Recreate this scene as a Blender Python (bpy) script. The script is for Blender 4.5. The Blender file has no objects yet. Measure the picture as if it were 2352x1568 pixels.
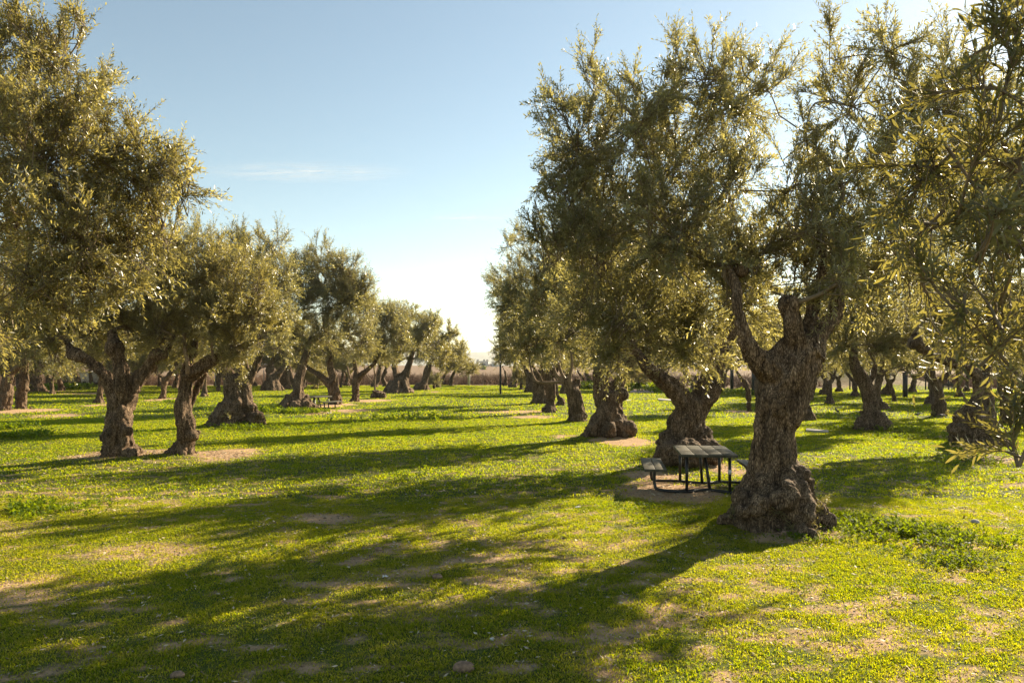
import bpy, math, random
import numpy as np
from mathutils import Vector

# ------------------------------------------------------------------ frame
F, CX, HY, H = 1600.0, 1176.0, 848.0, 2.4      # focal length / centre / horizon of a 2352 px wide view, eye height
scene = bpy.context.scene
COL = scene.collection
RNG = np.random.default_rng(7)
random.seed(7)
SUN_AZ, SUN_EL = math.radians(47), math.radians(28)

def W(px, py, D):
    return np.array([(px-CX)/F*D, D, H-(py-HY)/F*D])
def GD(py):
    return F*H/(py-HY)
def GP(px, py):
    D = GD(py); return ((px-CX)/F*D, D)

# ------------------------------------------------------------------ numpy noise
def _hash(ix, iy, iz, seed):
    h = (ix.astype(np.int64)*374761393 + iy.astype(np.int64)*668265263 + iz.astype(np.int64)*2147483647 + seed*974634777) & 0xffffffff
    h = ((h ^ (h >> 13))*1274126177) & 0xffffffff
    h = (h ^ (h >> 16)) & 0xffffffff
    return h/4294967295.0
def vnoise(P, seed=0):
    P = np.asarray(P, dtype=np.float64)
    i = np.floor(P); f = P-i; f = f*f*(3-2*f)
    i = i.astype(np.int64)
    r = 0
    for dx in (0, 1):
        wx = f[:, 0] if dx else 1-f[:, 0]
        for dy in (0, 1):
            wy = f[:, 1] if dy else 1-f[:, 1]
            for dz in (0, 1):
                wz = f[:, 2] if dz else 1-f[:, 2]
                r = r + wx*wy*wz*_hash(i[:, 0]+dx, i[:, 1]+dy, i[:, 2]+dz, seed)
    return r*2-1
def fbm(P, seed=0, o=3):
    r = 0; a = 1; s = 0
    for k in range(o):
        r = r + a*vnoise(P*(2.03**k), seed+k); s += a; a *= .5
    return r/s
def fbm2(x, y, sc, seed=0, o=3):
    return fbm(np.stack([x*sc, y*sc, np.zeros_like(x)+seed*3.7], 1), seed, o)
def sstep(a, b, x):
    t = np.clip((x-a)/(b-a), 0, 1); return t*t*(3-2*t)
def nrm(v):
    return v/np.maximum(np.linalg.norm(v, axis=-1, keepdims=True), 1e-9)

# ------------------------------------------------------------------ mesh helpers
def mesh_from(name, V, faces_k, loops, mat, smooth=False, attr=None):
    """V Nx3; loops flat index array; faces_k verts per face (int or array)"""
    V = np.asarray(V, dtype=np.float32); loops = np.asarray(loops, dtype=np.int32).ravel()
    if np.isscalar(faces_k):
        nf = len(loops)//faces_k; tot = np.full(nf, faces_k, np.int32)
    else:
        tot = np.asarray(faces_k, np.int32); nf = len(tot)
    me = bpy.data.meshes.new(name)
    me.vertices.add(len(V)); me.vertices.foreach_set('co', V.ravel())
    me.loops.add(len(loops)); me.loops.foreach_set('vertex_index', loops)
    me.polygons.add(nf)
    st = np.zeros(nf, np.int32); st[1:] = np.cumsum(tot)[:-1]
    me.polygons.foreach_set('loop_start', st)
    if smooth: me.polygons.foreach_set('use_smooth', np.ones(nf, bool))
    me.update(calc_edges=True)
    if attr is not None:
        for k, a in attr.items():
            at = me.attributes.new(k, 'FLOAT', 'POINT'); at.data.foreach_set('value', np.asarray(a, np.float32))
    if mat: me.materials.append(mat)
    return me
def link(name, me, parent=None, loc=None):
    o = bpy.data.objects.new(name, me); COL.objects.link(o)
    if parent is not None: o.parent = parent
    if loc is not None: o.location = loc
    return o
def tag(o, label=None, cat=None, group=None, kind=None):
    if label: o['label'] = label
    if cat: o['category'] = cat
    if group: o['group'] = group
    if kind: o['kind'] = kind
    return o
def empty(name, loc, rz=0, **k):
    o = bpy.data.objects.new(name, None); COL.objects.link(o)
    o.location = loc; o.rotation_euler = (0, 0, rz); o.empty_display_size = .3
    return tag(o, **k)

class MB:
    """collects closed shapes"""
    def __init__(s): s.V = []; s.L = []; s.T = []; s.n = 0
    def add(s, V, faces):
        s.V.append(np.asarray(V, float))
        for f in faces:
            s.L.extend([i+s.n for i in f]); s.T.append(len(f))
        s.n += len(V)
    def tube(s, pts, rad, sides=8, cap=True, jit=0):
        pts = np.asarray(pts, float); rad = np.broadcast_to(np.asarray(rad, float), (len(pts),))
        n = len(pts); d = np.gradient(pts, axis=0); d = nrm(d)
        up = np.array([0, 0, 1.]) if abs(d[0][2]) < .9 else np.array([1., 0, 0])
        a = np.cross(d[0], up); a /= np.linalg.norm(a)
        ang = np.linspace(0, 2*np.pi, sides, endpoint=False)
        V = []
        for i in range(n):
            a = a-d[i]*a.dot(d[i]); a /= max(np.linalg.norm(a), 1e-9); b = np.cross(d[i], a)
            V.append(pts[i]+rad[i]*(np.outer(np.cos(ang), a)+np.outer(np.sin(ang), b)))
        V = np.concatenate(V); f = []
        for i in range(n-1):
            for k in range(sides):
                k2 = (k+1) % sides
                f.append((i*sides+k, i*sides+k2, (i+1)*sides+k2, (i+1)*sides+k))
        if cap:
            f.append(tuple(range(sides-1, -1, -1))); f.append(tuple((n-1)*sides+k for k in range(sides)))
        s.add(V, f)
    def ball(s, c, r, seg=10, ring=6):
        c = np.asarray(c, float); r = np.broadcast_to(np.asarray(r, float), (3,))
        V = [c+r*[0, 0, -1]]
        for i in range(1, ring):
            ph = -np.pi/2+np.pi*i/ring
            for k in range(seg):
                t = 2*np.pi*k/seg; V.append(c+r*np.array([np.cos(ph)*np.cos(t), np.cos(ph)*np.sin(t), np.sin(ph)]))
        V.append(c+r*[0, 0, 1]); f = []
        for k in range(seg): f.append((0, 1+(k+1) % seg, 1+k))
        for i in range(ring-2):
            for k in range(seg):
                a = 1+i*seg; k2 = (k+1) % seg; f.append((a+k, a+k2, a+seg+k2, a+seg+k))
        a = 1+(ring-2)*seg; top = len(V)-1
        for k in range(seg): f.append((a+k, a+(k+1) % seg, top))
        s.add(V, f)
    def box(s, c, size, rz=0, M=None):
        x, y, z = np.array(size)/2
        P = np.array([[-x, -y, -z], [x, -y, -z], [x, y, -z], [-x, y, -z], [-x, -y, z], [x, -y, z], [x, y, z], [-x, y, z]])
        if rz: c_, s_ = math.cos(rz), math.sin(rz); P = P@np.array([[c_, -s_, 0], [s_, c_, 0], [0, 0, 1]]).T
        if M is not None: P = P@np.array(M).T
        s.add(P+np.asarray(c, float), [(0, 3, 2, 1), (4, 5, 6, 7), (0, 1, 5, 4), (1, 2, 6, 5), (2, 3, 7, 6), (3, 0, 4, 7)])
    def mesh(s, name, mat, smooth=False):
        return mesh_from(name, np.concatenate(s.V), s.T, s.L, mat, smooth)
    def build(s, name, mat, parent=None, smooth=False, bevel=0):
        me = s.mesh(name, mat, smooth)
        o = link(name, me, parent)
        if bevel:
            m = o.modifiers.new('bevel', 'BEVEL'); m.width = bevel; m.segments = 2; m.limit_method = 'ANGLE'
        return o

def catmull(P, n):
    P = np.asarray(P, float)
    if len(P) < 3: 
        t = np.linspace(0, 1, n)[:, None]; return P[0]*(1-t)+P[-1]*t
    Q = np.vstack([2*P[0]-P[1], P, 2*P[-1]-P[-2]]); m = len(P)-1
    out = []
    for t in np.linspace(0, m-1e-6, n):
        i = int(t); u = t-i; p0, p1, p2, p3 = Q[i:i+4]
        out.append(.5*((2*p1)+(-p0+p2)*u+(2*p0-5*p1+4*p2-p3)*u*u+(-p0+3*p1-3*p2+p3)*u**3))
    return np.array(out)

# ------------------------------------------------------------------ materials
def newmat(name):
    m = bpy.data.materials.new(name); m.use_nodes = True
    nt = m.node_tree; nt.nodes.clear()
    return m, nt, nt.nodes, nt.links
def node(ns, t, **k):
    n = ns.new(t)
    for a, b in k.items():
        if a in n.inputs: n.inputs[a].default_value = b
        else: setattr(n, a, b)
    return n
def ramp(ns, stops):
    r = ns.new('ShaderNodeValToRGB'); e = r.color_ramp.elements
    while len(e) < len(stops): e.new(.5)
    for i, (p, c) in enumerate(stops): e[i].position = p; e[i].color = (*c, 1)
    return r

def foliage_mat(name, lo, hi, trans, tfac, rough=.38, spec=.5, trans0=None, top=None):
    m, nt, ns, lk = newmat(name)
    at = node(ns, 'ShaderNodeAttribute', attribute_name='v')
    r = ramp(ns, [(0, lo), (.78, hi), (.97, top)] if top else [(0, lo), (1, hi)]); lk.new(at.outputs['Fac'], r.inputs[0])
    p = node(ns, 'ShaderNodeBsdfPrincipled'); p.inputs['Roughness'].default_value = rough
    p.inputs['Specular IOR Level'].default_value = spec
    lk.new(r.outputs[0], p.inputs['Base Color'])
    t = node(ns, 'ShaderNodeBsdfTranslucent')
    r2 = ramp(ns, [(0, trans0 or tuple(c*.6 for c in trans)), (1, trans)]); lk.new(at.outputs['Fac'], r2.inputs[0])
    lk.new(r2.outputs[0], t.inputs['Color'])
    mx = node(ns, 'ShaderNodeMixShader'); mx.inputs[0].default_value = tfac
    lk.new(p.outputs[0], mx.inputs[1]); lk.new(t.outputs[0], mx.inputs[2])
    o = node(ns, 'ShaderNodeOutputMaterial'); lk.new(mx.outputs[0], o.inputs[0])
    return m
def bark_mat(name, dark, mid, light, scale=1.0, bump=1.0):
    m, nt, ns, lk = newmat(name)
    tc = node(ns, 'ShaderNodeTexCoord')
    mp = node(ns, 'ShaderNodeMapping'); mp.inputs['Scale'].default_value = (16*scale, 16*scale, 2.6*scale)
    lk.new(tc.outputs['Object'], mp.inputs[0])
    n1 = node(ns, 'ShaderNodeTexNoise', Scale=1.0, Detail=6.0, Roughness=.65); n1.inputs['Distortion'].default_value = .8
    lk.new(mp.outputs[0], n1.inputs['Vector'])
    mp2 = node(ns, 'ShaderNodeMapping'); mp2.inputs['Scale'].default_value = (46*scale, 46*scale, 10*scale)
    lk.new(tc.outputs['Object'], mp2.inputs[0])
    # warp the crack cells
    vd = node(ns, 'ShaderNodeTexVoronoi', Scale=1.0); vd.feature = 'DISTANCE_TO_EDGE'
    ad = node(ns, 'ShaderNodeMixRGB'); ad.blend_type = 'ADD'; ad.inputs[0].default_value = .9
    lk.new(mp2.outputs[0], ad.inputs[1]); lk.new(n1.outputs['Color'], ad.inputs[2]); lk.new(ad.outputs[0], vd.inputs['Vector'])
    n2 = node(ns, 'ShaderNodeTexNoise', Scale=2.2, Detail=4.0); lk.new(tc.outputs['Object'], n2.inputs['Vector'])
    cr = node(ns, 'ShaderNodeMath', operation='SMOOTH_MIN'); 
    cr = node(ns, 'ShaderNodeMapRange'); cr.inputs['From Max'].default_value = .28; lk.new(vd.outputs['Distance'], cr.inputs['Value'])
    mul = node(ns, 'ShaderNodeMath', operation='MULTIPLY'); lk.new(n1.outputs['Fac'], mul.inputs[0])
    mr = node(ns, 'ShaderNodeMapRange'); mr.inputs['To Min'].default_value = .5; mr.inputs['To Max'].default_value = 1.0
    lk.new(cr.outputs[0], mr.inputs['Value']); lk.new(mr.outputs[0], mul.inputs[1])
    r = ramp(ns, [(.22, dark), (.45, mid), (.68, light)]); lk.new(mul.outputs[0], r.inputs[0])
    mx = node(ns, 'ShaderNodeMixRGB'); mx.blend_type = 'MULTIPLY'; mx.inputs[0].default_value = .8
    r2 = ramp(ns, [(.35, (.5, .46, .4)), (.65, (1.15, 1.1, 1.05))]); lk.new(n2.outputs['Fac'], r2.inputs[0])
    lk.new(r.outputs[0], mx.inputs[1]); lk.new(r2.outputs[0], mx.inputs[2])
    p = node(ns, 'ShaderNodeBsdfPrincipled'); p.inputs['Roughness'].default_value = .9; p.inputs['Specular IOR Level'].default_value = .25
    lk.new(mx.outputs[0], p.inputs['Base Color'])
    b = node(ns, 'ShaderNodeBump', Strength=bump, Distance=.03); lk.new(mul.outputs[0], b.inputs['Height']); lk.new(b.outputs[0], p.inputs['Normal'])
    o = node(ns, 'ShaderNodeOutputMaterial'); lk.new(p.outputs[0], o.inputs[0])
    return m
def plain_mat(name, col, rough=.7, metal=0, nscale=12, namt=.25, bump=.1, spec=.5):
    m, nt, ns, lk = newmat(name)
    tc = node(ns, 'ShaderNodeTexCoord')
    n = node(ns, 'ShaderNodeTexNoise', Scale=nscale, Detail=5.0); lk.new(tc.outputs['Object'], n.inputs['Vector'])
    r = ramp(ns, [(.3, tuple(c*(1-namt) for c in col)), (.7, tuple(min(1, c*(1+namt)) for c in col))]); lk.new(n.outputs['Fac'], r.inputs[0])
    p = node(ns, 'ShaderNodeBsdfPrincipled'); p.inputs['Roughness'].default_value = rough; p.inputs['Metallic'].default_value = metal
    p.inputs['Specular IOR Level'].default_value = spec
    lk.new(r.outputs[0], p.inputs['Base Color'])
    b = node(ns, 'ShaderNodeBump', Strength=bump, Distance=.02); lk.new(n.outputs['Fac'], b.inputs['Height']); lk.new(b.outputs[0], p.inputs['Normal'])
    o = node(ns, 'ShaderNodeOutputMaterial'); lk.new(p.outputs[0], o.inputs[0])
    return m
def wood_mat(name):
    m, nt, ns, lk = newmat(name)
    tc = node(ns, 'ShaderNodeTexCoord'); mp = node(ns, 'ShaderNodeMapping'); mp.inputs['Scale'].default_value = (60, 3.5, 30)
    lk.new(tc.outputs['Object'], mp.inputs[0])
    n = node(ns, 'ShaderNodeTexNoise', Scale=1.0, Detail=6.0, Roughness=.6); n.inputs['Distortion'].default_value = .6; lk.new(mp.outputs[0], n.inputs['Vector'])
    n2 = node(ns, 'ShaderNodeTexNoise', Scale=5.0, Detail=5.0); lk.new(tc.outputs['Object'], n2.inputs['Vector'])
    r = ramp(ns, [(.3, (.018, .02, .014)), (.55, (.065, .06, .04)), (.75, (.17, .14, .09))])
    mm = node(ns, 'ShaderNodeMath', operation='MULTIPLY_ADD'); mm.inputs[1].default_value = .55; lk.new(n.outputs['Fac'], mm.inputs[0])
    m2 = node(ns, 'ShaderNodeMath', operation='MULTIPLY'); m2.inputs[1].default_value = .5; lk.new(n2.outputs['Fac'], m2.inputs[0]); lk.new(m2.outputs[0], mm.inputs[2])
    lk.new(mm.outputs[0], r.inputs[0])
    p = node(ns, 'ShaderNodeBsdfPrincipled'); p.inputs['Roughness'].default_value = .62; p.inputs['Specular IOR Level'].default_value = .3; lk.new(r.outputs[0], p.inputs['Base Color'])
    b = node(ns, 'ShaderNodeBump', Strength=.5, Distance=.004); lk.new(n.outputs['Fac'], b.inputs['Height']); lk.new(b.outputs[0], p.inputs['Normal'])
    o = node(ns, 'ShaderNodeOutputMaterial'); lk.new(p.outputs[0], o.inputs[0])
    return m

M_LEAF = foliage_mat('olive_leaf', (.036, .044, .020), (.15, .15, .085), (.66, .58, .15), .42, .38, .8)
M_LEAF2 = foliage_mat('olive_leaf_dense', (.042, .048, .020), (.17, .16, .080), (.72, .61, .14), .42, .38, .8)
M_GRASS = foliage_mat('grass_blade', (.026, .058, .002), (.14, .145, .010), (.68, .64, .004), .54, .55, .2, (.26, .44, .003), (.30, .235, .09))
M_LEAF3 = foliage_mat('olive_leaf_near', (.035, .050, .026), (.15, .155, .085), (.46, .39, .07), .36, .5, .5)
M_WEED = foliage_mat('weed_leaf', (.03, .07, .005), (.10, .15, .012), (.40, .50, .005), .42, .7, .2)
M_BARK = bark_mat('olive_bark', (.024, .015, .009), (.215, .150, .095), (.50, .38, .26))
M_BARKP = bark_mat('pale_branch_bark', (.16, .11, .07), (.30, .22, .15), (.44, .35, .25), 1.6, .3)
M_TWIG = plain_mat('twig_bark', (.15, .11, .065), .8)
M_BRUSH = foliage_mat('dry_twig', (.075, .045, .028), (.25, .16, .10), (.3, .18, .1), .15, .8, .2)
M_METAL = plain_mat('black_painted_pipe', (.016, .014, .013), .42, 0, 30, .4, .15)
M_POST = plain_mat('dark_post_paint', (.022, .024, .026), .5, 0, 20, .3, .05)
M_WOOD = wood_mat('weathered_wood')
M_CONC = plain_mat('grey_concrete', (.34, .32, .29), .9, 0, 9, .25, .3)
M_PINK = plain_mat('pinkish_paving', (.50, .36, .30), .9, 0, 6, .2, .3)
M_WHITE = plain_mat('pale_paint', (.62, .60, .56), .6, 0, 4, .12, .05)
M_SANDW = plain_mat('house_render', (.60, .56, .50), .9, 0, 2, .1, .05)
M_GLASSD = plain_mat('dark_glass', (.03, .035, .04), .15, 0, 2, .2, 0)
M_RUBBER = plain_mat('tyre_rubber', (.02, .02, .02), .8)
M_BIRD = plain_mat('pigeon_feather', (.07, .07, .08), .6, 0, 25, .5, .1)
M_BIRDP = plain_mat('pigeon_pale_feather', (.30, .28, .27), .6, 0, 20, .5, .1)
M_ROOF = plain_mat('roof_edge_dark', (.16, .11, .09), .8)

# ------------------------------------------------------------------ ground shape
MOUNDS = []      # x, y, radius, height
DIRT = []        # x, y, rx, ry, amount
def ground_h(x, y):
    x = np.asarray(x, float); y = np.asarray(y, float)
    z = .05*fbm2(x, y, .22, 3, 2)+.02*fbm2(x, y, 1.1, 5, 2)
    z = z*sstep(3, 9, y)*sstep(260, 160, y)
    for (mx, my, r, h) in MOUNDS:
        z = z+h*np.exp(-(((x-mx)**2+(y-my)**2)/r**2))
    z = z-.9*sstep(108, 150, y)+5.7*sstep(170, 420, y)*(1+.12*fbm2(x, y, .01, 9, 2))-30*sstep(480, 900, y)
    # grassy bank at the right behind the back fence
    z = z+3.0*np.exp(-(((x-46)/7.)**2+((y-93)/7.)**2))
    return z
def dirt_m(x, y):
    x = np.asarray(x, float); y = np.asarray(y, float)
    d = np.zeros_like(x)
    n = fbm2(x, y, 1.3, 11, 3); nf = fbm2(x, y, 5.0, 13, 2)
    for (mx, my, rx, ry, a) in DIRT:
        q = np.sqrt(((x-mx)/rx)**2+((y-my)/ry)**2)
        d = np.maximum(d, a*sstep(1.2, .5, q+.5*n+.35*nf))
    n2 = fbm2(x, y, .30, 21, 3); n3 = fbm2(x*.5, y, 3.6, 31, 3)
    near = sstep(26, 7, y)
    g = sstep(.02, .75, n2*.28+.6*n3+.85*nf+.22*near)*(.25+.42*near)
    return np.clip(np.maximum(d, g), 0, 1)

# ------------------------------------------------------------------ trunks
def strands(mb, pts, rad, n, rng, twist=1.2, flare=0.0, sides=10, core=.80):
    """a knotted limb: one core plus n strands winding round it, with toes at the foot when flare > 0"""
    pts = np.asarray(pts, float); rad = np.asarray(rad, float)
    m = max(8, len(pts)*5)
    R = catmull(np.c_[pts, rad], m); P = R[:, :3]; r = np.maximum(R[:, 3], rad.min()*.6)
    mb.tube(P, r*core, sides+2)
    d = nrm(np.gradient(P, axis=0)); a0 = np.cross(d[0], [0.3, 1, .1]); a0 /= np.linalg.norm(a0)
    t = np.linspace(0, 1, m)
    for k in range(n):
        th0 = 2*np.pi*k/n+rng.uniform(-.35, .35); tw = twist*rng.uniform(.5, 1.5)
        wob = rng.uniform(0, 6.28); fr = rng.uniform(.7, 1.3)
        Q = []; q = []
        a = a0.copy()
        for i in range(m):
            a = a-d[i]*a.dot(d[i]); a /= np.linalg.norm(a); b = np.cross(d[i], a)
            th = th0+tw*t[i]+.25*math.sin(wob+5*t[i])
            off = r[i]*(.56+.08*math.sin(wob*2+9*t[i]))
            f = 0
            if flare > 0: f = flare*max(0, 1-t[i]*m/4.)**1.5
            off *= 1+f*.45*fr
            Q.append(P[i]+off*(math.cos(th)*a+math.sin(th)*b)); q.append(r[i]*(.44+.07*math.sin(wob*3+7*t[i]))*(1+.1*f))
        mb.tube(Q, q, sides)

def remesh(mb, name, voxel, mat, amp=1.0, seed=0, smooth_it=2, adapt=0):
    me = mb.mesh(name+'_raw', None)
    o = bpy.data.objects.new('tmp', me); COL.objects.link(o)
    m = o.modifiers.new('r', 'REMESH'); m.mode = 'VOXEL'; m.voxel_size = voxel; m.use_smooth_shade = True
    s = o.modifiers.new('s', 'SMOOTH'); s.factor = .5; s.iterations = smooth_it
    dg = bpy.context.evaluated_depsgraph_get(); dg.update()
    out = bpy.data.meshes.new_from_object(o.evaluated_get(dg))
    bpy.data.objects.remove(o); bpy.data.meshes.remove(me)
    n = len(out.vertices); co = np.empty(n*3, np.float32); out.vertices.foreach_get('co', co); co = co.reshape(-1, 3).astype(float)
    no = np.empty(n*3, np.float32); out.vertices.foreach_get('normal', no); no = no.reshape(-1, 3)
    P = co+.08*np.stack([fbm(co*2.5, seed+40, 2), fbm(co*2.5, seed+41, 2), fbm(co*2.5, seed+42, 2)], 1)*amp
    ht = co[:, 2]; low = sstep(1.5, .25, ht); up_ = 1-.6*low
    fur = np.abs(fbm(P*[6.5, 6.5, 1.0], seed+1, 2))          # long vertical creases
    cre = -np.clip(.16-fur, 0, 1)*.30*up_
    bil = (np.abs(fbm(P*[3.4, 3.4, 2.3], seed+2, 3))-.22)     # rounded swellings with creases between
    bl2 = (np.abs(fbm(P*8.5, seed+5, 2))-.22)
    c = fbm(P*[19, 19, 5], seed+3, 2)
    b = fbm(P*[2.2, 2.2, 1.8], seed+6, 3)
    disp = amp*(cre+.035*b+.010*c+low*(.20*bil+.07*bl2)+(1-low)*.05*bil)
    co = co+no*disp[:, None]
    out.vertices.foreach_set('co', co.astype(np.float32).ravel()); out.update()
    out.name = name
    out.materials.clear(); out.materials.append(mat)
    return out

# ------------------------------------------------------------------ foliage
def make_leaves(base, d, nn, L, Wd, rng, rich=False, fold=.15):
    """base, direction, normal arrays -> V, loops, k"""
    n = len(base); side = nrm(np.cross(d, nn)); nn = nrm(np.cross(side, d))
    L = L[:, None]; w = (Wd[:, None])*.5
    if rich == 'hex':
        V = np.stack([base+side*w*.15, base+d*L*.28+side*w*.82-nn*L*.02, base+d*L*.68+side*w*.9-nn*L*.05, base+d*L-nn*L*.1, base+d*L*.68-side*w*.9-nn*L*.05, base+d*L*.28-side*w*.82-nn*L*.02], 1)
        return V.reshape(-1, 3), np.arange(n*6), 6
    if not rich:
        V = np.stack([base, base+d*L*.5+side*w-nn*L*.05, base+d*L-nn*L*.08, base+d*L*.5-side*w-nn*L*.05], 1)
        return V.reshape(-1, 3), np.arange(n*4), 4
    pts = []
    for t, ws in ((0, .12), (.22, .75), (.5, 1.0), (.78, .7), (1.0, .04)):
        c = base+d*L*t-nn*L*(.12*t*t)
        pts += [c+side*w*ws+nn*w*fold*ws, c, c-side*w*ws+nn*w*fold*ws]
    V = np.stack(pts, 1)
    q = []
    for i in range(4):
        a = i*3
        q += [a, a+1, a+4, a+3, a+1, a+2, a+5, a+4]
    lo = (np.arange(n)[:, None]*15+np.array(q)[None]).ravel()
    return V.reshape(-1, 3), lo, 4

def ribbons(P0, P1, P2, w, rng):
    """thin 3-sided twigs from P0 via P1 to P2"""
    d = nrm(P2-P0); a = nrm(np.cross(d, rng.normal(size=d.shape))); b = np.cross(d, a)
    w = w[:, None]; rows = []
    for P, s in ((P0, 1.0), (P1, .75), (P2, .3)):
        for k in range(3):
            th = 2*np.pi*k/3; rows.append(P+w*s*(math.cos(th)*a+math.sin(th)*b))
    V = np.stack(rows, 1); q = []
    for i in range(2):
        for k in range(3):
            k2 = (k+1) % 3; q += [i*3+k, i*3+k2, i*3+3+k2, i*3+3+k]
    lo = (np.arange(len(P0))[:, None]*9+np.array(q)[None]).ravel()
    return V.reshape(-1, 3), lo

def crown(lobes, nleaf, L, ratio, rng, shoot=.36, bl=.95, per=14, rich=False, droop=.0, rise=.55, spread=.6, shell=.5, root=None, fan=15, upb=.62):
    """lobes: array of (x,y,z,r,weight,zscale). returns leaf mesh data and twig mesh data"""
    lobes = np.asarray(lobes, float)
    ns = max(8, int(nleaf/per)); nb = max(4, ns//fan)
    w = lobes[:, 3]**2.2*lobes[:, 4]; w /= w.sum()
    li = rng.choice(len(lobes), nb, p=w)
    c = lobes[li, :3]; r = lobes[li, 3:4]
    u = nrm(rng.normal(size=(nb, 3)))
    rho = rng.uniform(0, 1, (nb, 1))**shell
    lowq = u[:, 2:3] < -.2
    S = c+u*r*rho*[1, 1, 1]*.80
    up = np.array([0, 0, 1.])
    d = nrm(u*.7+up*np.where(lowq, -droop+.1, upb)+rng.normal(size=(nb, 3))*.28)
    Lb = bl*rng.uniform(.5, 1.35, (nb, 1))*np.minimum(1, .35+r/1.3)
    S = S-d*Lb*.55
    # shoots
    bi = rng.integers(0, nb, ns); t = rng.uniform(.15, 1, (ns, 1))**.8
    bend = rng.normal(size=(nb, 3))*.10
    sb = S[bi]+d[bi]*Lb[bi]*t+bend[bi]*Lb[bi]*(t*(1-t))*2
    sd = nrm(d[bi]*(.7+.5*t)+rng.normal(size=(ns, 3))*spread+up*(.25-droop*.6*(u[bi, 2:3] < .1)))
    sl = shoot*rng.uniform(.5, 1.3, (ns, 1))
    g = np.array([0, 0, -1.])*(droop*.5+.05)+rng.normal(size=(ns, 3))*.08
    # leaves
    n = ns*per
    si = np.repeat(np.arange(ns), per)
    tt = np.tile((np.arange(per)+.5)/per, ns)[:, None]+rng.uniform(-.04, .04, (n, 1)); tt = np.clip(.08+.92*tt, 0, 1)
    lb = sb[si]+sd[si]*sl[si]*tt+g[si]*sl[si]*tt*tt
    ax = nrm(np.cross(sd, rng.normal(size=sd.shape)))[si]; bx = np.cross(sd[si], ax)
    k = np.tile(np.arange(per), ns); th = (k//2)*(np.pi/2)+np.pi*(k % 2)+rng.uniform(-.5, .5, n)
    per_d = ax*np.cos(th)[:, None]+bx*np.sin(th)[:, None]
    ld = nrm(sd[si]*rng.uniform(.55, 1.05, (n, 1))+per_d*rng.uniform(.55, .95, (n, 1))+rng.normal(size=(n, 3))*.10)
    nn = nrm(sd[si]*1.0-per_d*.6+rng.normal(size=(n, 3))*.35)
    Ls = L*rng.uniform(.6, 1.15, n)*(1-.25*np.abs(tt[:, 0]-.5)); Ws = Ls*ratio*rng.uniform(.8, 1.2, n)
    V, lo, kk = make_leaves(lb, ld, nn, Ls, Ws, rng, rich)
    vn = np.clip(.5+.22*rng.normal(size=n)+.28*rng.normal(size=nb)[bi][si], 0, 1)
    vv = np.repeat(vn, 6 if rich == 'hex' else 15 if rich else 4)
    # twigs
    P0 = S; P2 = S+d*Lb; P1 = S+d*Lb*.5+bend*Lb*.5
    tw1 = ribbons(P0, P1, P2, np.full(nb, .010*(L/.075)**.6), rng)
    tw2 = ribbons(sb, sb+sd*sl*.5+g*sl*.25, sb+sd*sl*.95+g*sl*.9, np.full(ns, .0032*(L/.075)**.8), rng)
    TV = np.concatenate([tw1[0], tw2[0]]); TL = np.concatenate([tw1[1], tw2[1]+len(tw1[0])])
    # anchor points for boughs
    return (V, lo, vv), (TV, TL), (S, li)

def boughs(tips, lobes, anchors, rng, r0=.05, frac=1.0):
    """curved boughs: every lobe is reached from the nearest limb tip or lobe already reached, then branchlets"""
    mb = MB(); lobes = np.asarray(lobes, float); S, li = anchors
    nodes = [(np.asarray(t, float), r0) for t in tips]; todo = list(range(len(lobes)))
    while todo:
        best = None
        for k in todo:
            c = lobes[k, :3]
            for j, (p, r) in enumerate(nodes):
                dd = np.linalg.norm(c-p)*(1.0 if c[2] > p[2]-.3 else 1.35)
                if best is None or dd < best[0]: best = (dd, k, j)
        dd, k, j = best; todo.remove(k); c = lobes[k, :3]+np.array([0, 0, -.15*lobes[k, 3]]); t, r = nodes[j]
        mid = (t+c)/2+rng.normal(size=3)*.13*dd+np.array([0, 0, .06*dd])
        r1 = max(r*.72, r0*.28)
        q = catmull([t, mid, c], 9); mb.tube(q, np.linspace(r, r1, 9), 6); nodes.append((c, r1))
        idx = np.where(li == k)[0]; m = int(min(len(idx), 9)*frac)
        for jj in idx[:m]:
            e = S[jj]; s = q[rng.integers(4, 9)]
            mm = (s+e)/2+rng.normal(size=3)*.1
            mb.tube(catmull([s, mm, e], 5), np.linspace(r1*.5, r0*.12, 5), 5)
    return mb

TREES = []
def place_crown(root, origin, lobes_w, od, L, ratio, rng, mat, tips=None, area_k=1.0, bough_r=.05, leaf_parent='crown', **kw):
    """builds crown + branches children, lobes in world coordinates"""
    lo = np.array(lobes_w, float); lo[:, :3] -= origin
    A = (np.pi*lo[:, 3]**2*lo[:, 4]).sum()*area_k
    hx = kw.get('rich') == 'hex'
    n = int(od*A/((.68 if hx else .5)*ratio*L*L*.55))
    leaf, twig, anch = crown(lo, n, L, ratio, rng, **kw)
    me = mesh_from('crown', leaf[0], 6 if hx else 4, leaf[1], mat, False, {'v': leaf[2]})
    c = link('crown', me, root)
    parts = MB()
    if tips is not None:
        parts = boughs([np.asarray(t)-origin for t in tips], lo, anch, rng, bough_r)
    nV = twig[0]; TL = twig[1]
    if parts.n:
        V = np.concatenate(parts.V+[nV]); L_ = np.concatenate([np.array(parts.L), TL+parts.n]); T = np.concatenate([np.array(parts.T), np.full(len(TL)//4, 4)])
    else: V, L_, T = nV, TL, np.full(len(TL)//4, 4)
    b = link('branches', mesh_from('branches', V, T, L_, M_TWIG, True), root)
    return c, b, n

def lobes_px(lst, D, r_scale=1.0):
    out = []
    for l in lst:
        px, py, dd, r = l[:4]; wt = l[4] if len(l) > 4 else 1.0
        p = W(px, py, D+dd); out.append((p[0], p[1], p[2], r/F*(D+dd)*r_scale, wt, 1))
    return out

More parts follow.
